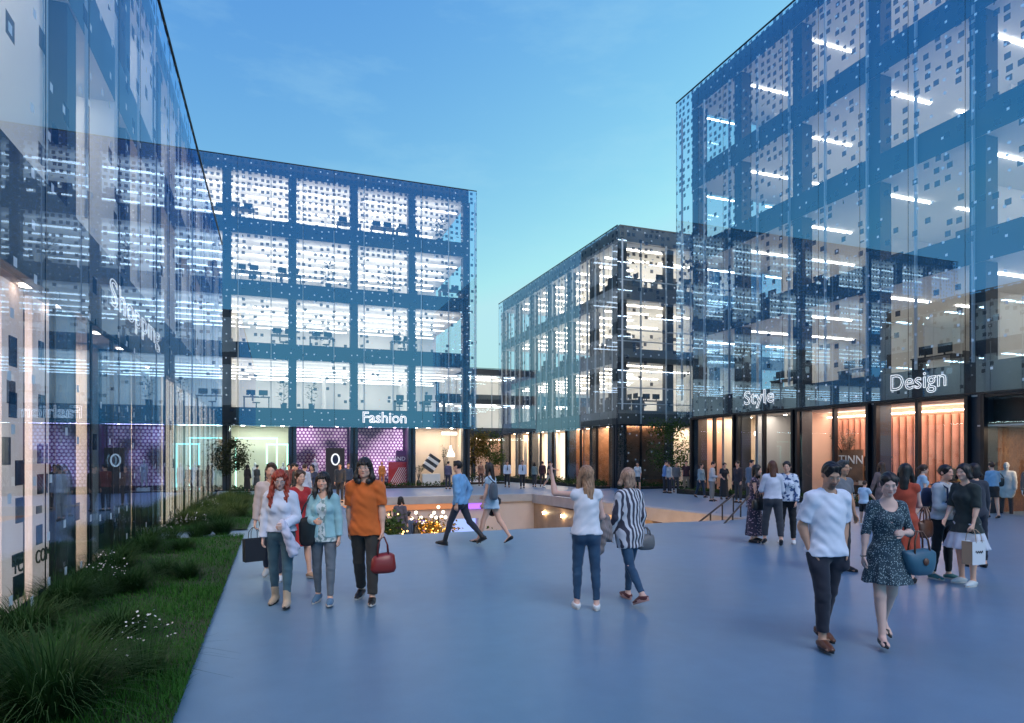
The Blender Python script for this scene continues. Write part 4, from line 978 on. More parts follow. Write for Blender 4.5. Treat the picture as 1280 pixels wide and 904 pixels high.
    col = np.tile(np.array(skin), (len(V),1)); x, y, z = np.abs(hl[:,0]), hl[:,1], hl[:,2]; inh = (z > -.14) & (x < .1) & (np.abs(y) < .14)
    def paint(w, c):
        w = np.clip(w,0,1)[:,None]; return col*(1-w)+np.array(c)*w
    col = paint(inh*np.exp(-((x-.04)/.02)**2-((z+.03)/.018)**2)*(y < -.04)*.35, (skin[0]*1.05, skin[1]*.62, skin[2]*.58))
    col = paint(inh*np.exp(-(x/.014)**2-((z+.032)/.014)**2)*(y < -.09)*.35, (skin[0]*1.0, skin[1]*.62, skin[2]*.6))
    col = paint(inh*np.clip(1.6-((x/.024)**2+((z+.0615)/.011)**2)*1.4,0,1)*(y < -.07)*.8, (skin[0]*.72, skin[1]*.36, skin[2]*.36))
    if beard: col = paint(inh*(y < -.01)*np.clip((-.044-z)/.010,0,1)*np.clip((.040-x)/.012,0,1)*np.clip(1-((x/.017)**2+((z+.062)/.009)**2)<0,0,1)*(z > -.125)*.72, (.03,.022,.018))
    br = np.clip(1.5-((x-.032)/.020)**2*1.2-((z-.0235+.12*(x-.03)**1)/.0042)**2,0,1); col = paint(inh*br*(y < -.06)*.75, [q*.7+.02 for q in hair[1]])
    at_ = o.data.color_attributes.new('Col', 'FLOAT_COLOR', 'POINT'); at_.data.foreach_set('color', np.concatenate([np.clip(col,0,1), np.ones((len(V),1))],1).astype(f4).ravel())
    if detail or v <= .014:
        for sx in (1,-1):
            m = MB(); c = W2(hd(sx*.031,-.0765,.002)); rr = .0118*s; dn = HM@np.array([0,-1,-.12]); rings = [(0,1),(.22,1),(.42,1),(.42,0),(.9,0),(1.5,0)]
            e1 = HM@np.array([1,0,0]); e2 = HM@np.array([0,0,1]); i0 = 0; n = 10
            for th, mi in rings:
                for j in range(n):
                    a = 2*math.pi*j/n; m.v.append(tuple(c+rr*(dn*math.cos(th)+(e1*math.cos(a)*1.1+e2*math.sin(a)*(.36 if hp > 12 else .52))*math.sin(th))))
            for q in range(len(rings)-1):
                for j in range(n): m.f.append((q*n+j, q*n+(j+1)%n, (q+1)*n+(j+1)%n, (q+1)*n+j)); m.mi.append(rings[q][1] if q < 2 else 0); m.uv += [(0,0)]*4
            m.v = [tuple(Vector(p)) for p in m.v]; part(m, 'eye', [EYEW, EYEI], root)
    if glasses:
        m = MB()
        for sx in (1,-1):
            m.tube([W2(hd(sx*.034+.024*math.cos(a), -.101, -.002+.021*math.sin(a))) for a in np.linspace(0,6.2832,15)], .0016, 5); m.tube([W2(hd(sx*.058,-.1,.004)), W2(hd(sx*.078,-.03,.006)), W2(hd(sx*.078,.012,.004))], .0014, 5)
        m.tube([W2(hd(-.011,-.102,.002)), W2(hd(0,-.105,.005)), W2(hd(.011,-.102,.002))], .0014, 5); part(m, 'glasses', MT['steel'], root)
    # --- clothes
    if bottom and top and not top.get('dress') and top.get('hem',-.06) < .1: bottom = dict(bottom); bottom['rise'] = min(bottom.get('rise',.11), top.get('hem',-.06)+.05)
    def finish(Fd, nm, mt, wr=0.0, seed=1, parent=root):
        if wr and v < .019: Fd.wrinkle(wr*s, seed)
        V, F = Fd.mesh()
        return np_mesh(nm, V, F, mt, parent, True) if V is not None else None
    def legfield(inf, frac, extra, wide=None):
        G = Field(AX)
        for sx, l in legs.items():
            g = Field(AX); kn = l['knee']; an = l['ank']
            g.add(c_(l['hip'], kn, .086*body+inf, .056+inf), .03*s)
            if frac > 1:
                e = kn+(an-kn)*min(1.02, frac-1+.04); rr = (.036+inf*1.25) if wide is None else wide; g2 = Field(AX); g2.add(c_(kn, e, .054+inf, rr), .03*s); g2.add(c_(kn+l['ds']*.07-l['fw']*.016, kn+l['ds']*.18-l['fw']*.01, .049+inf*.8, .04+inf*.8), .03*s); cp = kn+(an-kn)*(frac-1); g2.cut(W2(cp), l['ds']); g.merge(g2, .02*s)
            else: cp = l['hip']+(kn-l['hip'])*frac; g.cut(W2(cp), l['dt'])
            G.merge(g, .012*s, W2((legs[1]['hip']+legs[-1]['hip'])/2), .16*s)
        for p in [torso[0], torso[1]]+butt: G.add(p, .05*s, min(inf,.009)*s)
        for sx, a in arms.items():
            if a['pocket']: G.add(c_(a['wr']+a['dh']*.035, a['wr']+a['dh']*.16, .040, .044), .05*s)
        return G
    if bottom and bottom['kind'] in ('pants','shorts'):
        G = legfield(bottom.get('loose',.008), bottom.get('to',1.93 if bottom['kind'] == 'pants' else .8), None, bottom.get('wide')); G.cut(W2(pel+u*bottom.get('rise',.11)), u)
        if v < .016:
            for l in legs.values():
                X, Y, Z = G.g((slice(None),)*3)
                for cpt, amp, rad in ((l['ank'],.0035,.09),(l['knee'],.0022,.09)):
                    c = W2(cpt); w = np.exp(-((X-c[0])**2+(Y-c[1])**2+(Z-c[2])**2)/(rad*s)**2); G.A = G.A+(amp*w*np.sin(Z*95/s+X*20)).astype(f4)
        finish(G, 'trousers' if bottom['kind'] == 'pants' else 'shorts', bottom['mat'], .0028, 2)
    def skirt_prims(b):
        kn = (legs[1]['knee']+legs[-1]['knee'])/2; dz = b['len']; t = min(1, dz/.48); c0 = pel+u*b.get('rise',.12); c1 = np.array([kn[0]*t*.8, kn[1]*t*.85, pel[2]-dz]); sp = abs(legs[1]['knee'][1]-legs[-1]['knee'][1])*.32*t
        return c0, (waw+.012, .088*body+.012), c1, (b.get('flare',.2), b.get('flare',.2)*.78+sp)
    def sk(b, G):
        c0, r0, c1, r1 = skirt_prims(b); mid = pel-u*.03; rm = (max(hiw+.016, r0[0]), .125*body+.01)
        G.add(cone(W2(c0), np.array(r0)*s, W2(mid), np.array(rm)*s), .03*s); G.add(cone(W2(mid+np.array([0,0,.001])), np.array(rm)*s, W2(c1), np.array(r1)*s, b.get('folds',9), b.get('amp',.06), 1.0), .02*s)
        for p in butt+[torso[0]]: G.add(p, .03*s, .012*s)
    if bottom and bottom['kind'] == 'skirt':
        G = Field(AX); sk(bottom, G); finish(G, 'skirt', bottom['mat'], .002, 3)
    def topfield(t, inf):
        G = Field(AX); hem = t.get('hem',-.06)
        for p in torso[2:]: G.add(p, .05*s, inf*s)
        for p in bust: G.add(p, .04*s, inf*s*.8)
        if t.get('dress'): G.add(c_(waist, chest, waw+inf, chw+inf, ((0,1,0),.74)), .05*s); sk(t['dress'], G)
        else:
            hb = pel+u*hem; G.add(c_(chest-u*.02, hb-u*.05, chw*.97+inf, t.get('hw', max(hiw,waw)+inf+.006), ((0,1,0),.74)), .03*s)
            if hem < .06: 
                for p in butt+[torso[0]]: G.add(p, .04*s, inf*s)
                for l in legs.values(): G.add(c_(l['hip'], l['hip']+(l['knee']-l['hip'])*.3, .086*body+inf+.012, .078*body+inf+.012), .03*s)
            G.cut(W2(hb), -u)
        sl = t.get('sleeve',.6)
        for sx, a in arms.items():
            if sl <= 0: G.add(e_(sh[sx], (ra+inf*1.2,)*3), .03*s); continue
            g = Field(AX); si = inf*t.get('sl',1.25)
            if sl <= 1: e = sh[sx]+(a['el']-sh[sx])*(sl+.08); g.add(c_(sh[sx], e, ra+.006+si, rb+si+.006), .03*s); g.cut(W2(sh[sx]+(a['el']-sh[sx])*sl), a['du'])
            else:
                g.add(c_(sh[sx], a['el'], ra+.005+si, rb+si+.003), .03*s); e = a['el']+(a['wr']-a['el'])*(sl-1+.06); g2 = Field(AX); g2.add(c_(a['el'], e, rb+si+.003, .026+si*.8), .03*s); g2.cut(W2(a['el']+(a['wr']-a['el'])*(sl-1)), a['df']); g.merge(g2, .015*s)
            G.merge(g, .05*s, W2(sh[sx]), .22*s)
        nr = t.get('neck', .066 if mth else .068); G.add(c_(nb-u*t.get('nd',.035)-np.array([0,t.get('nf',.012),0]), nb+nd*.12, nr, nr*.9), .01*s, sub=True)
        if t.get('open'):        # an open cardigan: the front strip is left out
            G.add(c_(pel+u*(hem-.05)+np.array([0,-.17,0]), nb+np.array([0,-.14,0]), t['open'], t['open'], None), .02*s, sub=True)
        return G
    if jumper: finish(topfield(jumper, jumper.get('loose',.012)), 'shirt', jumper['mat'], .002, 7)
    if top: finish(topfield(top, top.get('loose',.014)), top.get('name', 'dress' if top.get('dress') else 'shirt'), top['mat'], top.get('wr',.0035), 4)
    if shoes:
        for sx, l in legs.items():
            a, f, n, sd = l['ank'], l['fw'], l['up'], l['sd']; G = Field(AX); kd = shoes.get('kind','sneaker')
            if heel:
                G.add(c_(a-n*.05-f*.032, a-n*.052+f*.02, .040), .02*s); G.add(c_(a-n*.052, a-n*.070+f*.11, .040, .037), .02*s); G.add(c_(a-n*.068+f*.10, a-n*.076+f*.19, .037, .016, (n,.85)), .02*s); G.add(c_(a-n*.005+f*.035, a-n*.024+f*.075, .040,.026), .015*s, sub=True)
                G.add(c_(a-n*.07-f*.045, np.array([*(a-n*.1-f*.055)[:2], low+.004]), .02, .008), .012*s); G.cut(W2(a-n*.093), -n*.999)
            else:
                G.add(c_(a-n*.045-f*.034, a-n*.048+f*.03, .043), .02*s); G.add(c_(a-n*.025, a-n*.058+f*.11, .042, .036), .02*s); G.add(c_(a-n*.062+f*.085, a-n*.064+f*.165, .043, .030, (n,.8)), .03*s)
                if kd == 'boot': G.add(c_(a-n*.03, a+(l['knee']-a)*.3, .046, .050), .02*s)
                else: G.cut(W2(a+n*(.008 if kd == 'high' else -.012)+f*.0), unit(n-f*.25))
                G.cut(W2(a-n*.074), -n)
            so = finish(G, 'boot' if kd == 'boot' else 'shoe', shoes['mat'])
            if so and not heel:
                m = MB(); th = shoes.get('sole_h',.024); out = []
                for k in range(18):
                    t = 2*math.pi*k/18; q = .5-.5*math.cos(t); yy = -.082+.278*q; ww = (.036+.012*math.sin(math.pi*min(1,q*1.1)))*(math.sin(math.pi*min(max(q,.0),1))**.45)*(1 if math.sin(t) > 0 else -1); out.append(a+f*yy+sd*ww)
                b0 = [W2(p-n*.09) for p in out]; b1 = [W2(p-n*(.09-th)) for p in out]
                m.face(b1); m.face(b0[::-1])
                for k in range(18): m.face([b0[k], b0[(k+1)%18], b1[(k+1)%18], b1[k]])
                part(m, 'sole', shoes.get('sole', MT['black']), so)
    # --- hair
    hk, hcol = hair[0], hair[1]
    if hk != 'none':
        G = Field(AX); thick = .009 if hk in ('short','bun','crop') else .015
        G.add(e_(hd(0,.014,.030), (.074+thick,.093+thick*.9,.088+thick), HM), .02*s)
        for p in [e_(hd(0,-.108,-.040), (.066,.082,.112), HM), e_(hd(0,-.05,-.1), (.09,.075,.085), HM)]: G.add(p, .012*s, sub=True)
        if hk in ('short','crop'):
            G.cut(W2(hd(0,0,-.055)), HM@np.array([0,.25,-1])); 
            for sx in (1,-1): G.add(e_(hd(sx*.088,-.02,-.032), (.03,.05,.052), HM), .01*s, sub=True)
            if hk == 'short': G.add(c_(hd(-.042,-.056,.096), hd(.042,-.050,.102), .020), .03*s)
        else: G.cut(W2(hd(0,0,-.10)), HM@np.array([0,.15,-1]))
        if hk == 'bun': G.add(e_(hd(0,.10,.02), (.035,.035,.035), HM), .02*s); G.add(c_(hd(-.06,-.03,.06), hd(.06,-.03,.06), .022), .03*s)
        if hk in ('long','bob','mid'):
            Ln = hair[2] if len(hair) > 2 else .35; fr = hair[3] if len(hair) > 3 else .3
            back = hd(0,.075,-.05); dn = np.array([0,0,-1.]); off = np.array([0,.03 if Ln > .25 else .0,0])
            base = [back]+[back+dn*Ln*q/3+off*min(q,1.5) for q in (1,2,3)]
            for q in range(3): G.add(c_(base[q], base[q+1], .075-.012*q, .075-.012*(q+1)-(.01 if q == 2 else 0), ((0,1,0),.55)), .03*s)
            for sx in (1,-1):
                a0 = hd(sx*.072,.0,.03); a1 = hd(sx*.082,-.002,-.06); a2 = a1+dn*Ln*.45+np.array([sx*.018,-.03*fr*3,0]); a3 = a2+dn*Ln*.42*(.6+fr)+np.array([-sx*.006,-.035*fr*3,0])
                G.add(c_(a0, a1, .026, .032), .025*s); G.add(c_(a1, a2, .032, .036), .02*s)
                if fr > .12: G.add(c_(a2, a3, .036, .016), .02*s)
        if hk == 'pony':
            a0 = hd(0,.10,.05); a1 = a0+np.array([0,.05,-.06]); a2 = a1+np.array([0,.01,-(hair[2] if len(hair) > 2 else .25)]); G.add(c_(a0,a1,.03,.034), .02*s); G.add(c_(a1,a2,.034,.014), .02*s)
        if len(hair) > 4 and hair[4]: G.add(c_(hd(-.05,-.078,.062), hd(.05,-.078,.062), .017), .015*s); G.add(c_(hd(-.04,-.088,.045), hd(.03,-.09,.045), .010), .012*s)
        X, Y, Z = G.g((slice(None),)*3); wv = (hair[5] if len(hair) > 5 else 1.0); G.A = G.A+(.0028*s*wv*np.sin(X*170/s+2.2*np.sin(Z*26/s)*min(wv,1.6)+Y*95/s)).astype(f4)
        if wv > 1.5: G.A = G.A+(.007*s*np.sin(Z*75/s+X*40/s)*np.sin(X*55/s+Y*50/s)).astype(f4)
        finish(G, 'hair', hairmat(hcol))
    Mw = Matrix.Translation(Vector(loc))@Matrix.Rotation(root.rotation_euler.z, 4, 'Z')
    J = {k: (Mw@Vector(W2(p))) for k, p in dict(handL=arms[1]['wr']+arms[1]['dh']*.085+arms[1]['n']*.025, handR=arms[-1]['wr']+arms[-1]['dh']*.085+arms[-1]['n']*.025, elL=arms[1]['el'], elR=arms[-1]['el'], wrL=arms[1]['wr'], wrR=arms[-1]['wr'], shL=sh[1], shR=sh[-1], neck=nb, hip=pel, head=hc, chest=chest, waist=waist).items()}
    J['M'] = Mw; J['W2'] = W2; J['root'] = root; J['hd'] = hd; J['s'] = s
    return J
def part(m, name, mats, parent):
    """a mesh given in the local coordinates of its thing"""
    me = bpy.data.meshes.new(name); me.from_pydata([tuple(float(c) for c in p) for p in m.v], [], m.f)
    for q in (mats if isinstance(mats, (list, tuple)) else [mats]): me.materials.append(q)
    me.polygons.foreach_set('material_index', m.mi); me.polygons.foreach_set('use_smooth', [name != 'sole']*len(m.f)); me.update()
    o = bpy.data.objects.new(name, me); COL.objects.link(o); o.parent = parent; return o
# ------------------------------------------------------------------ planting
def leafmat(name, a, b, rough=.8, trans=.25):
    m = bpy.data.materials.new(name); m.use_nodes = True; t = m.node_tree; p = t.nodes['Principled BSDF']; p.inputs['Roughness'].default_value = rough; p.inputs['Specular IOR Level'].default_value = .25
    g = t.nodes.new('ShaderNodeNewGeometry'); r = t.nodes.new('ShaderNodeValToRGB'); r.color_ramp.elements[0].color = (*a,1); r.color_ramp.elements[1].color = (*b,1)
    t.links.new(g.outputs['Random Per Island'], r.inputs[0]); t.links.new(r.outputs[0], p.inputs['Base Color'])
    tr = t.nodes.new('ShaderNodeBsdfTranslucent'); t.links.new(r.outputs[0], tr.inputs[0]); mx = t.nodes.new('ShaderNodeMixShader'); mx.inputs[0].default_value = trans
    t.links.new(p.outputs[0], mx.inputs[1]); t.links.new(tr.outputs[0], mx.inputs[2]); t.links.new(mx.outputs[0], t.nodes['Material Output'].inputs[0]); return m
GM = dict(lawn=leafmat('lawn_blades', (.018,.085,.010), (.046,.175,.024)), tuft=leafmat('tuft_blades', (.010,.042,.008), (.026,.075,.018)),
          tuft2=leafmat('tuft_blades_olive', (.035,.07,.014), (.085,.125,.034)), leaf=leafmat('tree_leaves', (.03,.065,.015), (.09,.14,.035)),
          dark=leafmat('tree_leaves_dark', (.02,.028,.012), (.055,.06,.025)), hedge=leafmat('hedge_leaves', (.018,.045,.012), (.05,.09,.025)),
          autumn=leafmat('autumn_leaves', (.10,.07,.015), (.22,.15,.03)),
          petal=mat('white_petals', (.62,.60,.60), .7), bark=mat('bark', (.05,.038,.028), .9, noise=(14,.4)), soil=mat('planter_soil', (.03,.025,.018), .95, noise=(8,.4)))
def ribbons(base, dirs, length, width, droop, seg=4):
    """bent tapering blades as numpy quads; base, dirs (n,3); length, width, droop (n,)"""
    n = len(base); side = np.cross(dirs, [0,0,1.0]); nn = np.linalg.norm(side, axis=1, keepdims=True); side = np.where(nn > 1e-4, side/np.maximum(nn,1e-4), [1.0,0,0])
    V = np.zeros((n, seg+1, 2, 3)); out = dirs.copy(); out[:,2] = 0; on = np.linalg.norm(out, axis=1, keepdims=True); out = out/np.maximum(on, 1e-4)
    for k in range(seg+1):
        t = k/seg; p = base+dirs*(length*t)[:,None]+out*(droop*length*t*t*.6)[:,None]; p[:,2] -= droop*length*t**3*.55
        w = (width*(1-t**1.5)*.5+.0006)[:,None]; V[:,k,0] = p-side*w; V[:,k,1] = p+side*w
    idx = np.arange(n)[:,None]*(seg+1)*2; F = []
    for k in range(seg):
        q = idx+2*k; F.append(np.concatenate([q, q+1, q+3, q+2], 1))
    return V.reshape(-1,3), np.concatenate(F, 0)
def lawn():
    P = []; 
    for (y0, y1, dens, h) in ((1.5,6,3000,.065),(6,10,1700,.07),(10,15.6,800,.075),(17.2,24,420,.085),(24,36,200,.10)):
        n = int((y1-y0)*(GX1-GX0+.06)*dens); x = rng.uniform(GX0-.05, GX1+.012, n); y = rng.uniform(y0, y1, n)
        P.append(np.stack([x, y, -.018*np.maximum(0, y-14.7)+.03, np.full(n, h)], 1))
    P = np.concatenate(P); n = len(P); a = rng.uniform(0, 6.283, n); s = rng.uniform(.05, .5, n)
    d = np.stack([np.cos(a)*s, np.sin(a)*s, np.ones(n)], 1); d /= np.linalg.norm(d, axis=1, keepdims=True)
    patch = 1+.45*np.sin(P[:,0]*3.1+1)*np.sin(P[:,1]*1.9)+.25*np.sin(P[:,1]*5.3+P[:,0]*4)
    V, F = ribbons(P[:,:3], d, P[:,3]*rng.uniform(.6,1.35,n)*np.clip(patch,.55,1.5), P[:,3]*rng.uniform(.07,.12,n), rng.uniform(.1,.7,n), 2)
    tag(np_mesh('lawn_grass', V, F, GM['lawn']), 'short green lawn between the left building and the plaza', 'grass', kind='stuff')
lawn()
def tuft_meshes(n, h, spread, seed, m, wd=.008):
    g = np.random.default_rng(seed); a = g.uniform(0, 6.283, n); r = np.sqrt(g.uniform(0, 1, n))*.10*spread/.5
    base = np.stack([np.cos(a)*r, np.sin(a)*r, np.zeros(n)], 1); b = a+g.normal(0,.5,n); s = np.abs(g.normal(0,.45,n))*spread/.5
    d = np.stack([np.cos(b)*s, np.sin(b)*s, np.ones(n)], 1); d /= np.linalg.norm(d, axis=1, keepdims=True)
    return ribbons(base, d, h*g.uniform(.55,1.1,n), np.full(n, wd)*g.uniform(.6,1.3,n), g.uniform(.25,1.0,n), 5)
TUFTS = [tuft_meshes(760, .58, .68, 1, 'tuft'), tuft_meshes(680, .48, .72, 2, 'tuft'), tuft_meshes(680, .52, .82, 3, 'tuft2')]
protos = {}
def tuft(i, mk, x, y, s, label, grp='ornamental grasses in the lawn bed'):
    key = (i, mk)
    r = thing('grass_tuft', label, 'grass tuft', (x, y, zf(y)+.025), grp, random.uniform(0, 6)); r.scale = (s,)*3
    if key not in protos: o = np_mesh('blades', *TUFTS[i], GM[mk], r); protos[key] = o
    else: o = protos[key].copy(); COL.objects.link(o); o.parent = r
    return r
def on_lawn(px, py):
    d = 1520/(py-565); x, y = at(px, d); return min(max(x, -2.38), -.95), y
def flower_bush(x, y, s, label, seed):
    g = np.random.default_rng(seed); r = thing('flower_bush', label, 'flowers', (x, y, zf(y)+.025), 'white flowering plants in the lawn bed')
    V, F = tuft_meshes(220, .50*s, .7, seed, 'tuft', .007); n = 44; a = g.uniform(0, 6.283, n); q = np.sqrt(g.uniform(0,1,n))*.27*s; h = s*(.34+.20*(1-(q/(.27*s))**2))+g.uniform(-.12,.06,n)
    tip = np.stack([np.cos(a)*q, np.sin(a)*q, h], 1); base = tip*np.array([.3,.3,0]); d = tip-base; ln = np.linalg.norm(d,axis=1); V2, F2 = ribbons(base, d/ln[:,None], ln, np.full(n,.006), np.zeros(n), 5)
    pv, pf = [], []
    for p in tip:
        t0 = g.uniform(0, 6); rr = g.uniform(.0045,.0095)*s; ax = unit(np.array([g.normal(0,.5), g.normal(0,.5)-.4, 1])); e1 = unit(np.cross(ax,[.3,1,.1])); e2 = np.cross(ax, e1)
        for j in range(5):
            t = t0+j*1.2566; e = e1*math.cos(t)+e2*math.sin(t); f = -e1*math.sin(t)+e2*math.cos(t); i = len(pv); pv += [p, p+e*rr*.8+f*rr*.5+ax*rr*.2, p+e*rr*1.5+ax*rr*.3, p+e*rr*.8-f*rr*.5+ax*rr*.2]; pf.append((i,i+1,i+2,i+3))
    V3 = np.array(pv); F3 = np.array(pf); o1 = len(V); o2 = o1+len(V2)
    np_mesh('flowering_stems', np.concatenate([V,V2,V3]), np.concatenate([F,F2+o1,F3+o2]), [GM['tuft'],GM['petal']], r, False, np.concatenate([np.zeros(len(F)+len(F2)),np.ones(len(F3))])); return r
TL = [(62,900,1.5,0,'tuft','big dark grass tuft in the bottom left corner of the lawn'),
 (10,880,1.0,1,'tuft','dark grass tuft cut by the left edge of the picture'),
 (150,800,1.0,1,'tuft','dark grass tuft halfway along the near lawn, between the two nearest white flower bushes'),
 (30,768,1.0,0,'tuft','dark grass tuft against the pinkish white shop panels'),
 (85,742,.95,1,'tuft','dark grass tuft beside the nearest shop panels, behind the leftmost tuft'),
 (165,742,.85,0,'tuft','dark grass tuft right behind the white flower bush of the near lawn'),
 (232,725,.8,1,'tuft','low dark grass tuft in the middle of the lawn bed'),
 (205,722,.8,2,'tuft','spreading dark grass tuft beside the low tuft in the middle of the lawn'),
 (180,692,.8,0,'tuft','dark grass tuft near the glass, in front of the white flowers'),
 (228,690,.75,2,'tuft','dark grass tuft just before the paved crossing of the lawn'),
 (278,668,1.0,0,'tuft','rounded dark grass tuft at the corner of the paved crossing'),
 (255,668,.9,1,'tuft','dark grass tuft left of the rounded tuft at the paved crossing')]
for (px, py, s, i, mk, lab) in TL: tuft(i, mk, *on_lawn(px, py), s, lab)
for k in range(9):
    tuft(k % 3, 'tuft', -2.42+.12*(k % 2), 5.6+1.12*k, .9+.12*(k % 3), 'dark grass tuft in the row along the foot of the left building glass', 'grasses along the left building glass')
for k in range(26):
    y = 17.9+.62*k+random.uniform(-.2,.2); x = random.uniform(-2.3,-1.35) if k % 3 else random.uniform(-1.5,-1.05)
    tuft(random.choice((0,1,2)), 'tuft2' if k % 4 else 'tuft', x, y, random.uniform(.95,1.45), 'olive green grass tuft in the thick row beyond the paved crossing', 'grasses beyond the paved crossing')
FBL = [(180,852,1.0,'white flowering plant on the near lawn, closest to the plaza edge'),(132,748,1.0,'white flowering plant near the pinkish white shop panels'),
 (215,676,1.0,'white flowering plant among the tufts just before the paved crossing, nearer the glass'),(245,672,1.0,'white flowering plant just before the paved crossing, nearer the plaza'),(262,642,1.1,'pale flowering plant in the row beyond the paved crossing')]
for k, (px, py, s, lab) in enumerate(FBL): flower_bush(*on_lawn(px, py), s, lab, 40+k)

def tree(name, label, cat, loc, h, cr, mk, seed, nleaf=2600, trunk_h=.35, ls=.11, group=None, cone=False):
    g = np.random.default_rng(seed); r = thing(name, label, cat, loc, group); m = MB(); L0 = Vector(loc)
    top = L0+Vector((g.uniform(-.1,.1), g.uniform(-.1,.1), h*.9)); m.tube([L0-Vector((0,0,.05)), L0+Vector((.03,.0,h*trunk_h)), L0.lerp(top,.7), top], [.03*h/2,.022*h/2,.012*h/2,.004], 8)
    ends = []
    for k in range(26):
        f = g.uniform(trunk_h, .92); b = L0+Vector((.02,0,h*f)); a = k*2.4+g.uniform(-.4,.4); pr = math.sin(math.pi*min(1,(f-trunk_h*.75)/(1.0-trunk_h*.75)))**.7 if not cone else (1.05-f)
        e = b+Vector((math.cos(a), math.sin(a), g.uniform(.15,.7)))*cr*pr*g.uniform(.6,1.1)
        if e.z > L0.z+h: e.z = L0.z+h
        m.tube([b, b.lerp(e,.5)+Vector((0,0,.03*h)), e], [.010*h/2,.007*h/2,.003], 5); ends += [e, b.lerp(e,.75), b.lerp(e,.5)]
    m.build('trunk', GM['bark'], r)
    E = np.array([tuple(e) for e in ends]); c = E[g.integers(0, len(E), nleaf)]+g.normal(0, 1, (nleaf,3))*np.array([.16,.16,.14])*cr
    d = g.normal(0,1,(nleaf,3)); d[:,2] = d[:,2]*.6-.2; d /= np.linalg.norm(d,axis=1,keepdims=True); s = np.cross(d, g.normal(0,1,(nleaf,3))); s /= np.linalg.norm(s,axis=1,keepdims=True)
    l = (ls*g.uniform(.6,1.3,nleaf))[:,None]; V = np.stack([c, c+d*l*.5+s*l*.32, c+d*l, c+d*l*.5-s*l*.32], 1).reshape(-1,3)-np.array(loc); F = np.arange(nleaf*4).reshape(-1,4)
    np_mesh('crown', V, F, GM[mk], r); return r
def gp(px, d, dz=0): x, y = at(px, d); return (x, y, zf(y)+dz)
tree('small_tree', 'small dark reddish green tree at the far corner of the left building', 'tree', gp(287,36.5), 3.0, 1.0, 'dark', 5, 2600, .3, .13)
tree('small_tree', 'green tree with bare side twigs before the bright window of the corner building', 'tree', gp(838,36.2), 3.9, 1.45, 'leaf', 6, 2300, .28, .13)
tree('street_tree', 'yellow green lit tree in the street right beside the Fashion building', 'tree', gp(590,50), 4.6, 1.3, 'autumn', 7, 2600, .3, .15)
tree('street_tree', 'dark green tree in the street before the orange shop front', 'tree', gp(612,51), 3.9, 1.4, 'leaf', 8, 2400, .3, .15)
# low hedges at the foot of the buildings
def hedge(label, x0, x1, y0, y1, h, seed, mk='hedge', dens=220):
    g = np.random.default_rng(seed); c = ((x0+x1)/2, (y0+y1)/2, min(zf(y0), zf(y1))); r = thing('low_hedge', label, 'hedge', c)
    m = MB(); m.box(x0, x1, y0, y1, c[2]-.3, max(zf(y0),zf(y1))+.12); m.build('planter', GM['soil'], r)
    n = int((x1-x0)*(y1-y0)*dens)+60; p = np.stack([g.uniform(x0,x1,n), g.uniform(y0,y1,n), np.zeros(n)],1); lump = .6+.4*np.sin(p[:,0]*2.3+seed)*np.sin(p[:,1]*1.7)+g.uniform(-.15,.25,n)
    p[:,2] = np.array([zf(q) for q in p[:,1]])+.08+h*np.clip(lump,.15,1.2)*g.uniform(.2,1,n); d = g.normal(0,1,(n,3)); d[:,2] = np.abs(d[:,2]); d /= np.linalg.norm(d,axis=1,keepdims=True); s = np.cross(d, g.normal(0,1,(n,3))); s /= np.linalg.norm(s,axis=1,keepdims=True)
    l = g.uniform(.07,.17,n)[:,None]; V = np.stack([p, p+d*l*.5+s*l*.28, p+d*l, p+d*l*.5-s*l*.28],1).reshape(-1,3)-np.array(c); np_mesh('foliage', V, np.arange(n*4).reshape(-1,4), GM[mk], r)
hedge('long low dark hedge along the plaza side of the corner building', 18.7, 19.5, 35.2, 55, .5, 3)
hedge('low hedge under the bright window of the corner building, around the green tree', 19.4, 25.5, 33.3, 34.2, .4, 4)
hedge('grassy planting strip at the foot of the right building by the beige shop', 19.3, 19.95, 21.3, 27.9, .28, 5)
hedge('grassy planting strip in front of the TINN shop window', 19.3, 19.95, 14.2, 20.6, .30, 6)
hedge('planting strip at the foot of the purple and beige Fashion shop windows', 4.6, 12.4, 42.1, 42.7, .35, 7)
hedge('low planting at the base of the mint framed shop window', -2.6, .6, 42.1, 42.7, .3, 8)
hedge('dark hedge in the street below the lit trees', 13.0, 16.8, 47, 48, .9, 9)

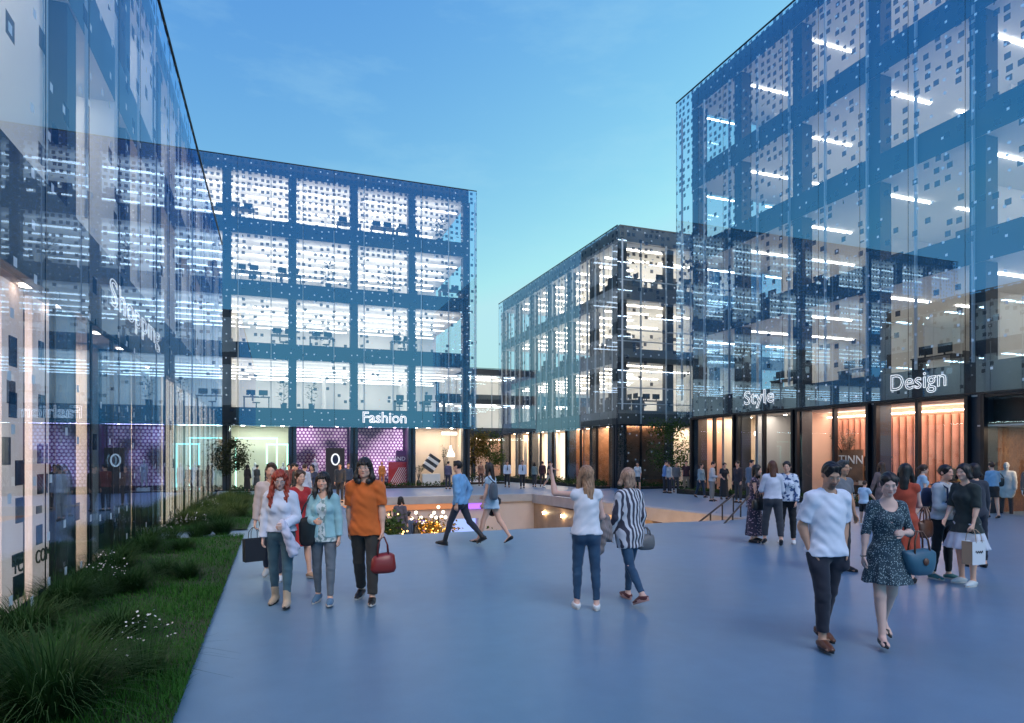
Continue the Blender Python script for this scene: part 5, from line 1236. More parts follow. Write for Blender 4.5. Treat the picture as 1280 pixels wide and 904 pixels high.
# ------------------------------------------------------------------ the court: lit trees, escalator, hand rails
def bulbs(r, pts, rad, mt):
    m = MB()
    for p in pts: m.lathe([(0,-rad),(rad*.87,-rad*.5),(rad*.87,rad*.5),(0,rad)], p, 6)
    m.build('fairy_lights', mt, r)
FY = emat('fairy_light', (1,.58,.16), 6); FWH = emat('white_bulb', (1,.93,.82), 9)
def tree_lamp(px, d, z, e, col):
    x, y = at(px, d); ld = bpy.data.lights.new('tree_uplighter', 'POINT'); ld.energy = e; ld.color = col; ld.shadow_soft_size = .12
    lo = bpy.data.objects.new('tree_uplighter', ld); COL.objects.link(lo); lo.location = (x, y, z)
tree_lamp(533, 26.2, CZ+2.2, 1100, (1,.46,.10)); tree_lamp(549, 25.7, CZ+1.5, 60, (.5,1,.55)); tree_lamp(632, 26, CZ+1.5, 60, (1,.9,.5))
def lit_tree(label, px, d, z0, h, cr, mk, seed, nb, mt=FY, cone=False, nl=1800):
    x, y = at(px, d); t = tree('lit_tree', label, 'tree', (x, y, z0), h, cr, mk, seed, nl, .25, .16, None, cone); g = np.random.default_rng(seed+90)
    pts = []
    for k in range(nb):
        f = g.uniform(.3,1); a = g.uniform(0,6.28); q = cr*(1.05*(1.05-f) if cone else math.sin(math.pi*min(1,f*.95))**.6)*g.uniform(.8,1.1); pts.append((x+q*math.cos(a), y+q*math.sin(a), z0+h*f))
    bulbs(t, pts, .026, mt); return t
lit_tree('golden tree wrapped in warm fairy lights in the sunken court', 533, 27.5, CZ, 3.3, 1.15, 'autumn', 21, 170)
lit_tree('small green cone tree with lights beside the golden tree in the court', 549, 26.5, CZ, 2.55, .7, 'leaf', 22, 40, FWH, True)
lit_tree('slender tree with strings of yellow lights at the left end of the court', 484, 17.5, CZ, 4.6, .75, 'leaf', 23, 80)
lit_tree('green tree with small lights in the court under the woman with the shoulder bag', 632, 27, CZ, 2.6, 1.1, 'leaf', 24, 50)
lit_tree('low green tree with yellow lights at the right of the escalator', 508, 25, CZ, 2.4, 1.0, 'leaf', 25, 60)
for (px, d, z, lab) in ((548,29,-.95,'cluster of white globe lamps on a mast right of the golden tree'),(520,28.5,-1.15,'cluster of white globe lamps on a mast left of the golden tree')):
    x, y = at(px, d); t = thing('globe_lamp', lab, 'lamp', (x, y, CZ)); m = MB(); m.tube([(x,y,CZ),(x,y,z-.1)], .04, 8); m.build('mast', MT['frame'], t)
    bulbs(t, [(x+q[0], y, z+q[1]) for q in ((0,.35),(-.2,.1),(.22,.12),(-.1,-.12),(.14,-.1),(.33,-.12),(-.32,-.05))], .085, emat('globe_bulb', (1,.88,.68), 3) if px == 548 else bpy.data.materials['globe_bulb'])
def tube_thing(name, label, cat, runs, r, mt, part):
    t = thing(name, label, cat, runs[0][0])
    for pts in runs: m = MB(); m.tube(pts, r, 8); m.build(part, mt, t)
    return t
ESC0 = -1.22
xa, ya = at(478, 19.5); xb, yb = at(512, 23.0)
t = thing('escalator', 'dark escalator carrying two people down into the sunken court', 'escalator', (xa, ya, CZ))
m = MB()
for w in (0, .95):
    for z in (0,): 
        m.face([(xa+w, ya, ESC0+.87),(xb+w, yb, ESC0-.98),(xb+w, yb, ESC0-1.9),(xa+w, ya, ESC0-.1)]); m.face([(xa+w+.04, ya, ESC0-.1),(xb+w+.04, yb, ESC0-1.9),(xb+w+.04, yb, ESC0-.98),(xa+w+.04, ya, ESC0+.87)])
        m.face([(xa+w, ya, ESC0+.87),(xa+w+.04, ya, ESC0+.87),(xb+w+.04, yb, ESC0-.98),(xb+w, yb, ESC0-.98)])
m.build('side_panel', mat('escalator_panel', (.05,.055,.06), .3), t)
for w in (0, .95): m = MB(); m.tube([(xa+w+.02, ya-.3, ESC0+.92),(xa+w+.02, ya, ESC0+.90),(xb+w+.02, yb, ESC0-.95)], .05, 8); m.build('handrail', MT['black'], t)
m = MB()
for k in range(10):
    f = k/10; x = xa+(xb-xa)*f; y = ya+(yb-ya)*f; m.box(x+.05, x+.93, y, y+(yb-ya)/10+.04, -4.2, ESC0-1.85*f)
m.build('steps', MT['slab'], t)
def rail(label, p, q):
    p = Vector(p); q = Vector(q); t = thing('stair_railing', label, 'railing', p); m = MB(); m.tube([p, q], .026, 8); m.build('handrail', MT['black'], t)
    m = MB(); m.face([p-Vector((0,0,.08)), q-Vector((0,0,.08)), q-Vector((0,0,.95)), p-Vector((0,0,.95))]); m.build('glass_pane', MT['shop'], t)
    for f in (.03,.36,.68,.97):
        a = p.lerp(q, f); m = MB(); m.tube([a, a-Vector((0,0,1.0))], .022, 6); m.build('post', MT['black'], t)
P3 = lambda px, py, d: (*at(px, d), EYE-(py-565)*d/800)
rail('sloping dark stair railing nearest the court at its right end', P3(918,618,20.0), P3(872,654,17.4))
rail('sloping dark stair railing right of the other one at the right end of the court', P3(936,620,19.6), P3(905,655,17.0))
# ------------------------------------------------------------------ carried things
def dpt(fy): return 1520/(fy-565)
def pl(px, d):
    x, y = at(px, d); return (x, y, zf(y)+.003)
FA = lambda a: R(a)-HEAD
def shopping_bag(label, top, w, h, dp, mt, face, side=None, mark=False, hl=.16):
    """top = where the hand holds the handles"""
    t = thing('shopping_bag', label, 'bag', (top[0], top[1], top[2]-hl-h)); t.rotation_euler = (0,0,FA(face)); z1 = h; k = .96
    m = MB(); a, b = w/2, dp/2
    lo = [(-a*k,-b*k,0),(a*k,-b*k,0),(a*k,b*k,0),(-a*k,b*k,0)]; hi = [(-a,-b,z1),(a,-b,z1),(a,b,z1),(-a,b,z1)]; mi_ = [(-a+.006,-b+.006,z1),(a-.006,-b+.006,z1),(a-.006,b-.006,z1),(-a+.006,b-.006,z1)]; il = [(x*.97,y*.97,.01) for x, y, z in lo]
    m.face(lo[::-1])
    for i in range(4):
        j = (i+1)%4; f = 1 if i in (1,3) else 0
        mid0 = tuple((p+q)/2*(.86 if i in (1,3) else 1) for p, q in zip(lo[i], hi[i]))
        m.face([lo[i], lo[j], hi[j], hi[i]], f); m.face([hi[i], hi[j], mi_[j], mi_[i]], f); m.face([mi_[i], mi_[j], il[j], il[i]], f)
    m.face(il); part(m, 'bag_body', [mt, side or mt], t)
    for sy in (-1,1):
        m = MB(); m.tube([(-w*.22, sy*b, z1-.02), (-w*.20, sy*b*.8, z1+hl*.6), (-w*.08, sy*.012, z1+hl), (w*.08, sy*.012, z1+hl), (w*.20, sy*b*.8, z1+hl*.6), (w*.22, sy*b, z1-.02)], .005, 6); part(m, 'handle', side or mt, t)
    if mark:
        m = MB(); m.tube([(-.07+.0095*k_, -b*.985-.003, h*.55+.018*math.sin(k_*1.5)*(1 if k_ % 4 else 1.6)) for k_ in range(16)], .0045, 5); part(m, 'script_mark', MT['black'], t)
    for o in t.children: 
        if o.name.startswith('bag_body'): o.data.polygons.foreach_set('use_smooth', [False]*len(o.data.polygons))
    return t
def soft_bag(name, label, cat, top, w0, w1, h, dp, mt, face, hl, handle_mt, mode='handles', patch=None, strap_to=None):
    """rounded leather or cloth bag; w0 width at the base, w1 at the mouth"""
    t = thing(name, label, cat, (top[0], top[1], top[2]-hl-h)); t.rotation_euler = (0,0,FA(face))
    m = MB(); n = 20; i0 = 0; rows = [(0,.55,.5),(.015,.85,.86),(.06,1,1),(h*.5,1,1.05),(h*.85,1,.8),(h*.97,1,.5),(h,.97,.28)]
    for z, kx, ky in rows:
        w = (w0+(w1-w0)*z/h)/2*kx; d = dp/2*ky
        for j in range(n):
            a = 2*math.pi*j/n; c, s_ = math.cos(a), math.sin(a); x = w*abs(c)**.6*(1 if c >= 0 else -1); y = d*abs(s_)**.7*(1 if s_ >= 0 else -1); m.v.append((x, y, z+.012*math.sin(x*22)*(z > h*.8)-.02*(x/w if w else 0)**2*(z > h*.8)))
    for k in range(len(rows)-1):
        for j in range(n): m.f.append((k*n+j, k*n+(j+1)%n, (k+1)*n+(j+1)%n, (k+1)*n+j)); m.mi.append(0)
    m.f.append(tuple(range(n))[::-1]); m.mi.append(0); m.f.append(tuple((len(rows)-1)*n+j for j in range(n))); m.mi.append(0); part(m, 'bag_body', mt, t)
    if mode == 'handles':
        for sy in (-1,1):
            m = MB(); m.tube([(-w1*.24, sy*dp*.28, h*.8), (-w1*.2, sy*dp*.2, h+hl*.5), (-w1*.07, sy*.015, h+hl), (w1*.07, sy*.015, h+hl), (w1*.2, sy*dp*.2, h+hl*.5), (w1*.24, sy*dp*.28, h*.8)], .009, 7); part(m, 'handle', handle_mt, t)
    if strap_to is not None:
        M = (Matrix.Translation(t.location)@Matrix.Rotation(FA(face), 4, 'Z')).inverted(); q = M@Vector(strap_to)
        for sx in (-1,1):
            m = MB(); p0 = Vector((sx*w1*.42, 0, h*.95)); m.tube([p0, p0.lerp(q,.5)+Vector((sx*.03,0,0)), q+Vector((sx*.015,0,.01))], .011, 6); part(m, 'strap', handle_mt, t)
    if patch:
        m = MB(); m.lathe([(0,0),(.03,0),(.03,.006),(0,.006)], (0,0,0), 14); m.v = [(x, -dp*.52-z, h*.55+y*1.2) for x, y, z in m.v]; part(m, 'patch', patch, t)
    return t
def drape(name, label, cat, pts, mt, amp=.006, vx=.011):
    """soft folded cloth: capsules (a, b, ra, rb) in world space grown into one piece"""
    P = np.array([p for q in pts for p in q[:2]], float); lo = P.min(0)-.16; hi = P.max(0)+.16; c = Vector(P.mean(0)); c.z = float(P[:,2].min())
    G = Field([np.arange(lo[i], hi[i], vx) for i in range(3)])
    for q in pts: G.add(cap(q[0], q[1], q[2], q[3], q[4] if len(q) > 4 else None), .03)
    X, Y, Z = G.g((slice(None),)*3); G.A = G.A+(amp*(np.sin(X*60+Y*55+3*np.sin(Z*9))+.6*np.sin(Z*70+X*35))).astype(f4)
    V, F = G.mesh(); o = np_mesh(name, V-np.array(c), F, mt, None, True); o.location = c; tag(o, label, cat); return o

# ------------------------------------------------------------------ people in front
C3 = lambda v: np.array(v)
tee = lambda c, **k: dict(dict(mat=cloth(c), sleeve=.62, hem=-.10, loose=.018), **k)
DEN = cloth((.035,.085,.12), kind='denim', c2=(.075,.15,.19)); DENB = cloth((.012,.045,.10), kind='denim', c2=(.03,.09,.17)); DENG = cloth((.10,.12,.145), kind='denim', c2=(.17,.19,.22))
BLK = cloth((.012,.012,.014)); NAVY = cloth((.010,.013,.026)); LEA = mat('brown_leather', (.12,.045,.022), .35); BLEA = mat('black_leather', (.012,.012,.013), .35); WSH = mat('white_canvas', (.70,.71,.72), .6); WSO = mat('pale_sole', (.55,.54,.52), .6)
S1, S2, S3 = (.78,.44,.31), (.70,.38,.26), (.58,.31,.19)
HB, HBR, HBL, HRED = (.013,.010,.009), (.055,.026,.014), (.34,.20,.11), (.27,.032,.014)
D = dict(detail=True)
# left trio
a = person('young woman with long wavy red hair and glasses in a pale blue sweatshirt and jeans', 'person', pl(351, 7.9), 4, 1.66, 'f', .012, .008,
    dict(L=(10,2,5,-6), Rr=(-9,3,6,6), aL=dict(up=(2,13), fo=(72,-22), curl=50), aR=dict(up=(3,9), fo=(8,4))), (.72,.45,.36), ('long', HRED, .34, .42, False, 2.0),
    dict(mat=cloth((.60,.64,.76)), sleeve=1.97, hem=.02, loose=.030, sl=1.15, neck=.058, nd=.02, wr=.005), dict(kind='pants', mat=DEN, loose=.006, rise=.12), dict(kind='boot', mat=cloth((.42,.32,.23)), sole_h=.034), hp=22, hy=16, glasses=True, **D)
p = a['wrL']; drape('folded_jacket', 'pale lilac jacket hanging over the arm of the red haired woman', 'jacket', [(C3(p)+C3((-.02,.0,.02)), C3(p)+C3((.03,-.02,-.12)), .05, .045), (C3(p)+C3((.03,-.01,-.1)), C3(p)+C3((.10,.03,-.34)), .05, .055), (C3(p)+C3((.05,.02,-.12)), C3(p)+C3((.13,.06,-.28)), .035, .05)], cloth((.55,.55,.68)))
b = person('woman with black fringe in a light teal cardigan over a patterned top and grey jeans', 'person', pl(405, 8.0), 2, 1.62, 'f', .012, .008,
    dict(L=(9,2,4,-6), Rr=(-8,3,6,6), aL=dict(up=(0,12), fo=(10,4)), aR=dict(up=(6,9), fo=(88,-34), curl=60)), S1, ('mid', HB, .20, .3, True),
    dict(mat=cloth((.30,.52,.56)), sleeve=1.9, hem=-.05, loose=.020, open=.062, name='cardigan', neck=.075), dict(kind='pants', mat=DENG, loose=.004), dict(kind='high', mat=cloth((.07,.16,.27)), sole=WSO), hp=3, jumper=dict(mat=cloth((.58,.64,.64), kind='splotch', c2=(.20,.30,.30), sc=1.5), sleeve=.3, hem=-.11, loose=.010), **D)
q = b['shR']; hb = C3(b['hip'])+C3((-.19*_c, .19*_s, 0)); soft_bag('shoulder_bag', 'long slouchy black shoulder bag on the hip of the woman in teal', 'bag', (hb[0]-.02, hb[1]-.10, hb[2]+.26), .19, .22, .36, .09, BLEA, 10, .05, BLEA, 'strap', strap_to=C3(q)+C3((.0,-.04,.05)))
c = person('tall young man in an orange t-shirt and dark trousers with long black hair and glasses', 'person', pl(457, 8.1), 0, 1.80, 'm', .012, .008,
    dict(L=(12,2,8,-4), Rr=(-12,2,10,8), aL=dict(up=(0,9), fo=(6,3), curl=62), aR=dict(up=(-10,9), fo=(2,0))), S1, ('bob', HB, .14, .22, True),
    tee((.62,.13,.018), sleeve=.8, hem=-.12, loose=.024, wr=.005), dict(kind='pants', mat=cloth((.032,.028,.024)), loose=.015, wide=.062), dict(kind='sneaker', mat=BLEA, sole=WSO), hp=2, glasses=True, **D)
soft_bag('holdall', 'dark red leather holdall held by the man in orange', 'bag', C3(c['handL'])+C3((.02,-.02,0)), .35, .30, .25, .19, mat('red_leather', (.22,.022,.018), .3), 18, .20, mat('red_leather_dark', (.12,.012,.012), .35))
t = thing('headphones', 'dark headphones resting round the neck of the man in orange', 'headphones', c['neck']); m = MB()
Mr = Matrix.Rotation(-HEAD, 3, 'Z'); nv = Vector((0,0,0))
arc = [Mr@Vector((.085*math.cos(a_), -.035+.085*math.sin(a_), .035+.01*math.sin(a_))) for a_ in np.linspace(-.35, math.pi+.35, 15)]
m.tube(arc, .011, 7); part(m, 'headband', BLEA, t)
for sx in (-1,1):
    m = MB(); c0 = Mr@Vector((sx*.062,-.105,.0)); m.tube([c0+Mr@Vector((0,-.018,-.0)), c0, c0+Mr@Vector((0,.022,.0))], [.030,.036,.034], 14); part(m, 'ear_cup', BLEA, t)
# the two half hidden behind the red haired woman
d_ = person('brown haired man with white sneakers behind the red haired woman', 'person', pl(340, 9.5), 12, 1.72, 'm', .015, .009, dict(L=(12,3,10), Rr=(-14,3,16,14), aR=dict(up=(0,10), fo=(6,5), curl=60)), S1, ('short', HBR), dict(mat=cloth((.58,.47,.44)), sleeve=1.9, hem=-.06, loose=.016), dict(kind='pants', mat=cloth((.02,.032,.06)), loose=.012), dict(mat=WSH, sole=WSO))
shopping_bag('black paper shopping bag carried by the man behind the red haired woman', C3(d_['handR'])+C3((-.03,-.02,.0)), .30, .33, .13, mat('black_card', (.016,.018,.026), .5), 40, mat('black_card_side', (.028,.03,.04), .5))
person('woman in a red dress with bare legs behind the red haired woman', 'person', pl(373, 9.7), 45, 1.62, 'f', .015, .009, dict(L=(16,2,8,-6), Rr=(-16,2,18,18)), S1, ('bun', HBR), dict(mat=cloth((.42,.020,.022)), sleeve=.5, dress=dict(len=.42, flare=.2)), None, dict(kind='sneaker', mat=cloth((.45,.28,.18)), sole=WSO))
# pair walking left
e = person('man in a loose blue shirt and dark jeans striding left beside the court', 'person', pl(575, 13.0), -112, 1.74, 'm', .014, .009, dict(L=(24,2,6,-8), Rr=(-24,2,22,26), aL=dict(up=(-14,10), fo=(4,2)), aR=dict(up=(-26,20), fo=(6,-22), pocket=True)), S2, ('short', HB), dict(mat=cloth((.16,.36,.60)), sleeve=1.9, hem=-.07, loose=.019, wr=.006), dict(kind='pants', mat=cloth((.020,.026,.045)), loose=.006), dict(kind='boot', mat=BLEA))
f_ = person('woman with very long dark hair in a pale blue outfit and black heels walking left', 'person', pl(614, 13.1), -112, 1.64, 'f', .014, .009, dict(L=(20,2,4,-6), Rr=(-22,2,14,28), aL=dict(up=(6,8), fo=(16,2)), aR=dict(up=(4,14), fo=(62,4))), S1, ('long', (.022,.012,.009), .50, .2), dict(mat=cloth((.42,.56,.68)), sleeve=.35, dress=dict(len=.17, flare=.2, amp=.03)), None, dict(kind='heel', mat=BLEA))
soft_bag('tote_bag', 'large slate grey tote bag on the shoulder of the woman walking left', 'bag', C3(f_['hip'])+C3((-.02,-.20,.42)), .40, .44, .36, .16, cloth((.10,.13,.16)), -80, .03, BLEA, 'strap', strap_to=C3(f_['shL'])+C3((0,-.02,.05)))
p = C3(f_['wrR'])+C3((.10,-.12,.0)); drape('folded_jacket', 'black jacket carried over the forearm of the woman walking left', 'jacket', [(p, p+C3((.10,-.02,-.10)), .09, .10), (p+C3((.05,0,-.1)), p+C3((.02,0,-.34)), .10, .07)], BLK)
# two women in the middle
g_ = person('woman with long blonde hair seen from behind, pointing up with a raised arm', 'person', pl(733, 7.75), 180, 1.70, 'f', .012, .008, dict(L=(3,3,3), Rr=(-3,3,4), aL=dict(up=(92,58), fo=(168,8), curl=14, point=True), aR=dict(up=(6,14), fo=(74,-10), curl=50)), (.68,.42,.34), ('long', (.30,.17,.10), .36, .25, False, 1.4), dict(mat=cloth((.66,.68,.74)), sleeve=.12, hem=-.03, loose=.018, wr=.006), dict(kind='pants', mat=DENB, loose=.004), dict(kind='sneaker', mat=WSH, sole=WSO), hp=-10, hy=20, **D)
p = C3(g_['wrR'])+C3((.0,.02,.0)); drape('folded_coat', 'taupe coat bundled over the arm of the blonde woman', 'coat', [(p+C3((-.06,-.10,.05)), p+C3((.03,-.10,-.16)), .075, .08), (p+C3((.03,-.12,-.12)), p+C3((-.03,-.10,-.36)), .075, .075), (p+C3((.10,-.08,.02)), p+C3((.14,-.06,-.22)), .05, .06)], cloth((.22,.18,.175)), .008)
h_ = person('fair haired woman in a long striped shirt and blue jeans looking up to the left', 'person', pl(787, 8.1), -150, 1.68, 'f', .012, .008, dict(L=(-18,2,20,22), Rr=(17,2,12,-4), aL=dict(up=(4,9), fo=(22,2)), aR=dict(up=(-4,12), fo=(18,4), curl=50)), (.66,.42,.34), ('bob', (.36,.22,.15), .06, .05), dict(mat=cloth((.045,.045,.07), kind='stripes', c2=(.62,.62,.66), sc=.72), sleeve=1.88, hem=-.22, loose=.026, wr=.005), dict(kind='pants', mat=DENB, loose=.004), dict(kind='sneaker', mat=cloth((.10,.025,.028)), sole=mat('pink_sole', (.42,.25,.23), .6), sole_h=.045), hp=-12, hy=-12, **D)
soft_bag('handbag', 'grey structured handbag at the side of the woman in stripes', 'bag', C3(h_['handR'])+C3((.12,-.03,.14)), .26, .24, .20, .13, cloth((.13,.13,.135), .5), 15, .09, cloth((.10,.10,.105), .5), strap_to=None)
# group of three by the right shop
i_ = person('smiling woman with dark hair in a long floral dress, left of the talking three', 'person', pl(943, 13.5), 58, 1.60, 'f', .014, .009, dict(aL=dict(up=(8,8), fo=(78,-25)), aR=dict(up=(10,8), fo=(72,-30))), S1, ('mid', HB, .16, .2), dict(mat=cloth((.05,.035,.055), kind='floral', c2=(.48,.30,.34), sc=.9), sleeve=.15, dress=dict(len=.80, flare=.25)), None, dict(mat=BLEA))
soft_bag('handbag', 'large black handbag on the arm of the woman in the floral dress', 'bag', C3(i_['elR'])+C3((-.04,-.12,.06)), .34, .30, .26, .14, BLEA, 30, .16, BLEA)
person('woman with very long brown hair in a white blouse and dark trousers, seen from behind', 'person', pl(966, 13.0), 168, 1.64, 'f', .014, .009, dict(L=(6,7,2,20), Rr=(-6,6,4,24), aL=dict(up=(10,16), fo=(70,-24)), aR=dict(up=(8,10), fo=(76,-20))), S1, ('long', (.10,.035,.018), .46, .15), dict(mat=cloth((.58,.60,.68)), sleeve=1.2, hem=.0, loose=.026), dict(kind='pants', mat=cloth((.035,.04,.05)), loose=.018, to=1.85, wide=.06), dict(kind='heel', mat=BLEA))
person('person with dark tied hair in a white sweater with blue splashes and black trousers', 'person', pl(984, 13.3), -30, 1.68, 'f', .014, .009, dict(aL=dict(up=(4,10), fo=(20,0))), S1, ('bun', HB), dict(mat=cloth((.66,.70,.78), kind='splotch', c2=(.04,.09,.22), sc=.9), sleeve=1.95, hem=-.04, loose=.032), dict(kind='pants', mat=BLK, loose=.012), dict(mat=WSH, sole=WSO))
# the couple in front
j_ = person('bearded man in a white t-shirt and navy trousers looking down, hands in his pockets', 'person', pl(1033, 6.25), 10, 1.775, 'm', .011, .0075, dict(L=(-13,2,6,14), Rr=(14,3,14,-2), aL=dict(up=(-14,13), fo=(15,-9), pocket=True), aR=dict(up=(-14,13), fo=(15,-9), pocket=True)), (.50,.29,.20), ('short', HB), tee((.68,.72,.82), sleeve=.82, hem=-.085, loose=.022, wr=.006), dict(kind='pants', mat=NAVY, loose=.013, to=1.84, wide=.056), dict(kind='sneaker', mat=LEA, sole=BLEA), hp=24, hy=-14, beard=True, **D)
k_ = person('woman in a dark teal patterned dress and black heels walking with lowered eyes', 'person', pl(1108, 6.3), -8, 1.65, 'f', .011, .0075, dict(L=(-15,1,16,26), Rr=(12,1,4,-2), aL=dict(up=(4,15), fo=(96,-38), curl=48), aR=dict(up=(-2,13), fo=(8,8))), (.70,.45,.37), ('bun', HB), dict(mat=cloth((.022,.050,.070), kind='floral', c2=(.34,.44,.46), sc=2.6), sleeve=1.12, dress=dict(len=.33, flare=.235, folds=8, amp=.07), neck=.088, nd=.055, nf=.035, loose=.008), None, dict(kind='heel', mat=BLEA), hp=16, hy=-12, **D)
soft_bag('tote_bag', 'blue tote bag with brown handles carried by the woman in the teal dress', 'bag', C3(k_['elL'])+C3((.04,-.06,.02)), .27, .37, .25, .16, cloth((.020,.095,.155), .5), 12, .17, LEA, patch=LEA)
t = thing('wristwatch', 'thin dark wristwatch on the hanging arm of the woman in the teal dress', 'watch', k_['wrR']); m = MB(); m.tube([(.027*math.cos(q_), .027*math.sin(q_), 0) for q_ in np.linspace(0,6.2832,15)], .006, 6); part(m, 'strap', BLEA, t); m = MB(); m.lathe([(0,-.003),(.012,-.003),(.012,.004),(0,.004)], (0,0,0), 12); m.v = [(-.030-z, x, y) for x, y, z in m.v]; part(m, 'dial', MT['steel'], t)
# behind the couple on the right
l_ = person('woman in an orange red dress with long black hair and folded arms, turned away', 'person', pl(1131, 9.4), 140, 1.70, 'f', .014, .009, dict(L=(8,2,4), Rr=(-8,2,8), aL=dict(up=(18,8), fo=(96,-44), curl=50), aR=dict(up=(14,8), fo=(90,-44), curl=50)), (.64,.38,.30), ('long', HB, .30, .2), dict(mat=cloth((.40,.055,.022)), sleeve=.2, dress=dict(len=.52, flare=.22)), None, dict(mat=BLEA))
soft_bag('handbag', 'brown leather handbag hanging beside the woman in the orange red dress', 'bag', C3(l_['hip'])+C3((.20,-.16,.16)), .26, .28, .26, .12, LEA, 20, .18, LEA)
person('woman in a light blue dress and dark shoes walking right in front of the shops', 'person', pl(1152, 15.6), 75, 1.60, 'f', .016, .009, dict(L=(22,2,4,-4), Rr=(-22,2,12,24)), S1, ('pony', HBR, .2), dict(mat=cloth((.36,.50,.62)), sleeve=.5, dress=dict(len=.26, flare=.2)), None, dict(mat=BLEA))
person('small boy in a pale blue t-shirt and black shorts near the TINN window', 'person', pl(1080, 16.6), 118, 1.13, 'm', .013, .008, dict(aL=dict(up=(0,10), fo=(8,4)), aR=dict(up=(20,22), fo=(40,16))), S2, ('crop', HBR), tee((.42,.58,.72), hem=-.10, loose=.022), dict(kind='shorts', mat=BLK, to=.88, loose=.02), dict(mat=WSH, sole=WSO))
person('woman with long brown hair in a muted brown dress, back turned, beside the small boy', 'person', pl(1103, 16.9), 172, 1.60, 'f', .016, .009, dict(aL=dict(up=(0,20), fo=(8,14))), S2, ('long', (.06,.028,.016), .46, .2), dict(mat=cloth((.18,.12,.11)), sleeve=1.9, dress=dict(len=.42, flare=.22)), None, dict(mat=BLEA))
person('man with dark grey hair mostly hidden behind the man in the white t-shirt', 'person', pl(1050, 10.2), 24, 1.74, 'm', .018, .009, None, S3, ('short', (.05,.05,.05)), tee((.16,.17,.19), loose=.02), dict(kind='pants', mat=cloth((.05,.05,.055)), loose=.013), dict(mat=BLEA))
n_ = person('woman in a white cardigan and black trousers with a backpack holding a cup', 'person', pl(1178, 9.55), 24, 1.68, 'f', .013, .009, dict(L=(3,3,3), Rr=(-3,4,4), aL=dict(up=(2,9), fo=(60,-30)), aR=dict(up=(6,9), fo=(90,-34), curl=58)), S1, ('bun', HB), dict(mat=cloth((.56,.55,.54)), sleeve=1.92, hem=-.02, loose=.026), dict(kind='pants', mat=BLK, loose=.005), dict(kind='sneaker', mat=cloth((.05,.17,.17)), sole=WSO), hp=2)
q = C3(n_['handR']); t = thing('paper_cup', 'small brown paper cup in the hand of the woman in the white cardigan', 'cup', q); m = MB(); m.lathe([(0,-.045),(.026,-.045),(.034,.05),(.030,.05),(.024,-.035),(0,-.035)], (0,0,0), 14); part(m, 'cup_body', mat('kraft_paper', (.40,.24,.13), .8), t); m = MB(); m.lathe([(0,.058),(.028,.058),(.036,.05),(0,.049)], (0,0,0), 14); part(m, 'lid', SM['white'], t)
ch = C3(n_['chest']); t = thing('backpack', 'navy backpack worn by the woman in the white cardigan', 'backpack', ch+C3((.05,.20,-.25))); fw = C3((math.sin(FA(24)), -math.cos(FA(24)), 0)); rt = C3((math.cos(FA(24)), math.sin(FA(24)), 0))
m = MB(); o_ = C3(t.location)
for sx in (-1,1):
    m = MB(); m.tube([tuple(ch+rt*sx*.095+C3((0,0,.16))-fw*.12-o_), tuple(ch+rt*sx*.10+C3((0,0,.205))-fw*.01-o_), tuple(ch+rt*sx*.105+C3((0,0,.12))+fw*.128-o_), tuple(ch+rt*sx*.11+C3((0,0,-.06))+fw*.135-o_), tuple(ch+rt*sx*.135+C3((0,0,-.16))+fw*.06-o_)], .014, 7); part(m, 'shoulder_strap', cloth((.03,.04,.08)), t)
m = MB(); m.lathe([(0,.06),(.09,.07),(.115,.14),(.11,.28),(.08,.34),(0,.36)], (0,0,0), 16); m.v = [tuple(rt*x+fw*(y*.55-.02)*1.0+C3((0,0,z))-fw*.07-C3((0,0,0))+ (ch-fw*.15-C3((0,0,.24))-o_)) for x, y, z in m.v]; part(m, 'pack', cloth((.03,.04,.08)), t)
r_ = person('woman with short dark hair in a long dark green cardigan over a white dress', 'person', pl(1208, 9.15), -72, 1.70, 'f', .013, .009, dict(L=(3,3,3), Rr=(-3,3,4), aL=dict(up=(6,8), fo=(18,2), curl=62), aR=dict(up=(10,8), fo=(40,-6))), S1, ('bob', HB, .03, .02), dict(mat=cloth((.016,.026,.024)), sleeve=.98, dress=dict(len=.18, flare=.235, amp=.03), loose=.022, name='cardigan'), dict(kind='skirt', mat=cloth((.62,.63,.68)), rise=-.06, len=.42, flare=.29, folds=9, amp=.10), dict(kind='sneaker', mat=cloth((.52,.56,.57)), sole=WSO), hp=4)
shopping_bag('white shopping bag with tan sides held by the woman in green', C3(r_['handL'])+C3((-.02,-.06,.02)), .27, .32, .15, mat('white_card', (.70,.69,.70), .5), 20, mat('tan_card', (.45,.29,.18), .6), True)
person('person with dark bobbed hair standing right behind the woman in the dark green cardigan', 'person', pl(1219, 10.6), 165, 1.68, 'f', .017, .009, None, S2, ('bob', (.02,.013,.012), .06, .05), dict(mat=cloth((.03,.035,.05)), sleeve=1.9, hem=-.1), dict(kind='pants', mat=NAVY, loose=.01), dict(mat=BLEA))
s_ = person('woman in a blue shirt and dark skirt looking into the mannequin window, back turned', 'person', pl(1241, 18.2), 176, 1.56, 'f', .016, .009, dict(L=(5,2,3,8), Rr=(-5,2,4,10)), S1, ('bun', HBR), dict(mat=cloth((.20,.36,.52)), sleeve=1.0, hem=.04, loose=.02), dict(kind='skirt', mat=BLK, len=.30, flare=.18, amp=.02), dict(kind='heel', mat=BLEA))
soft_bag('shoulder_bag', 'black shoulder bag of the woman looking into the mannequin window', 'bag', C3(s_['hip'])+C3((.20,-.05,.34)), .22, .24, .26, .1, BLEA, 160, .05, BLEA, 'strap', strap_to=C3(s_['shR'])+C3((0,0,.04)))

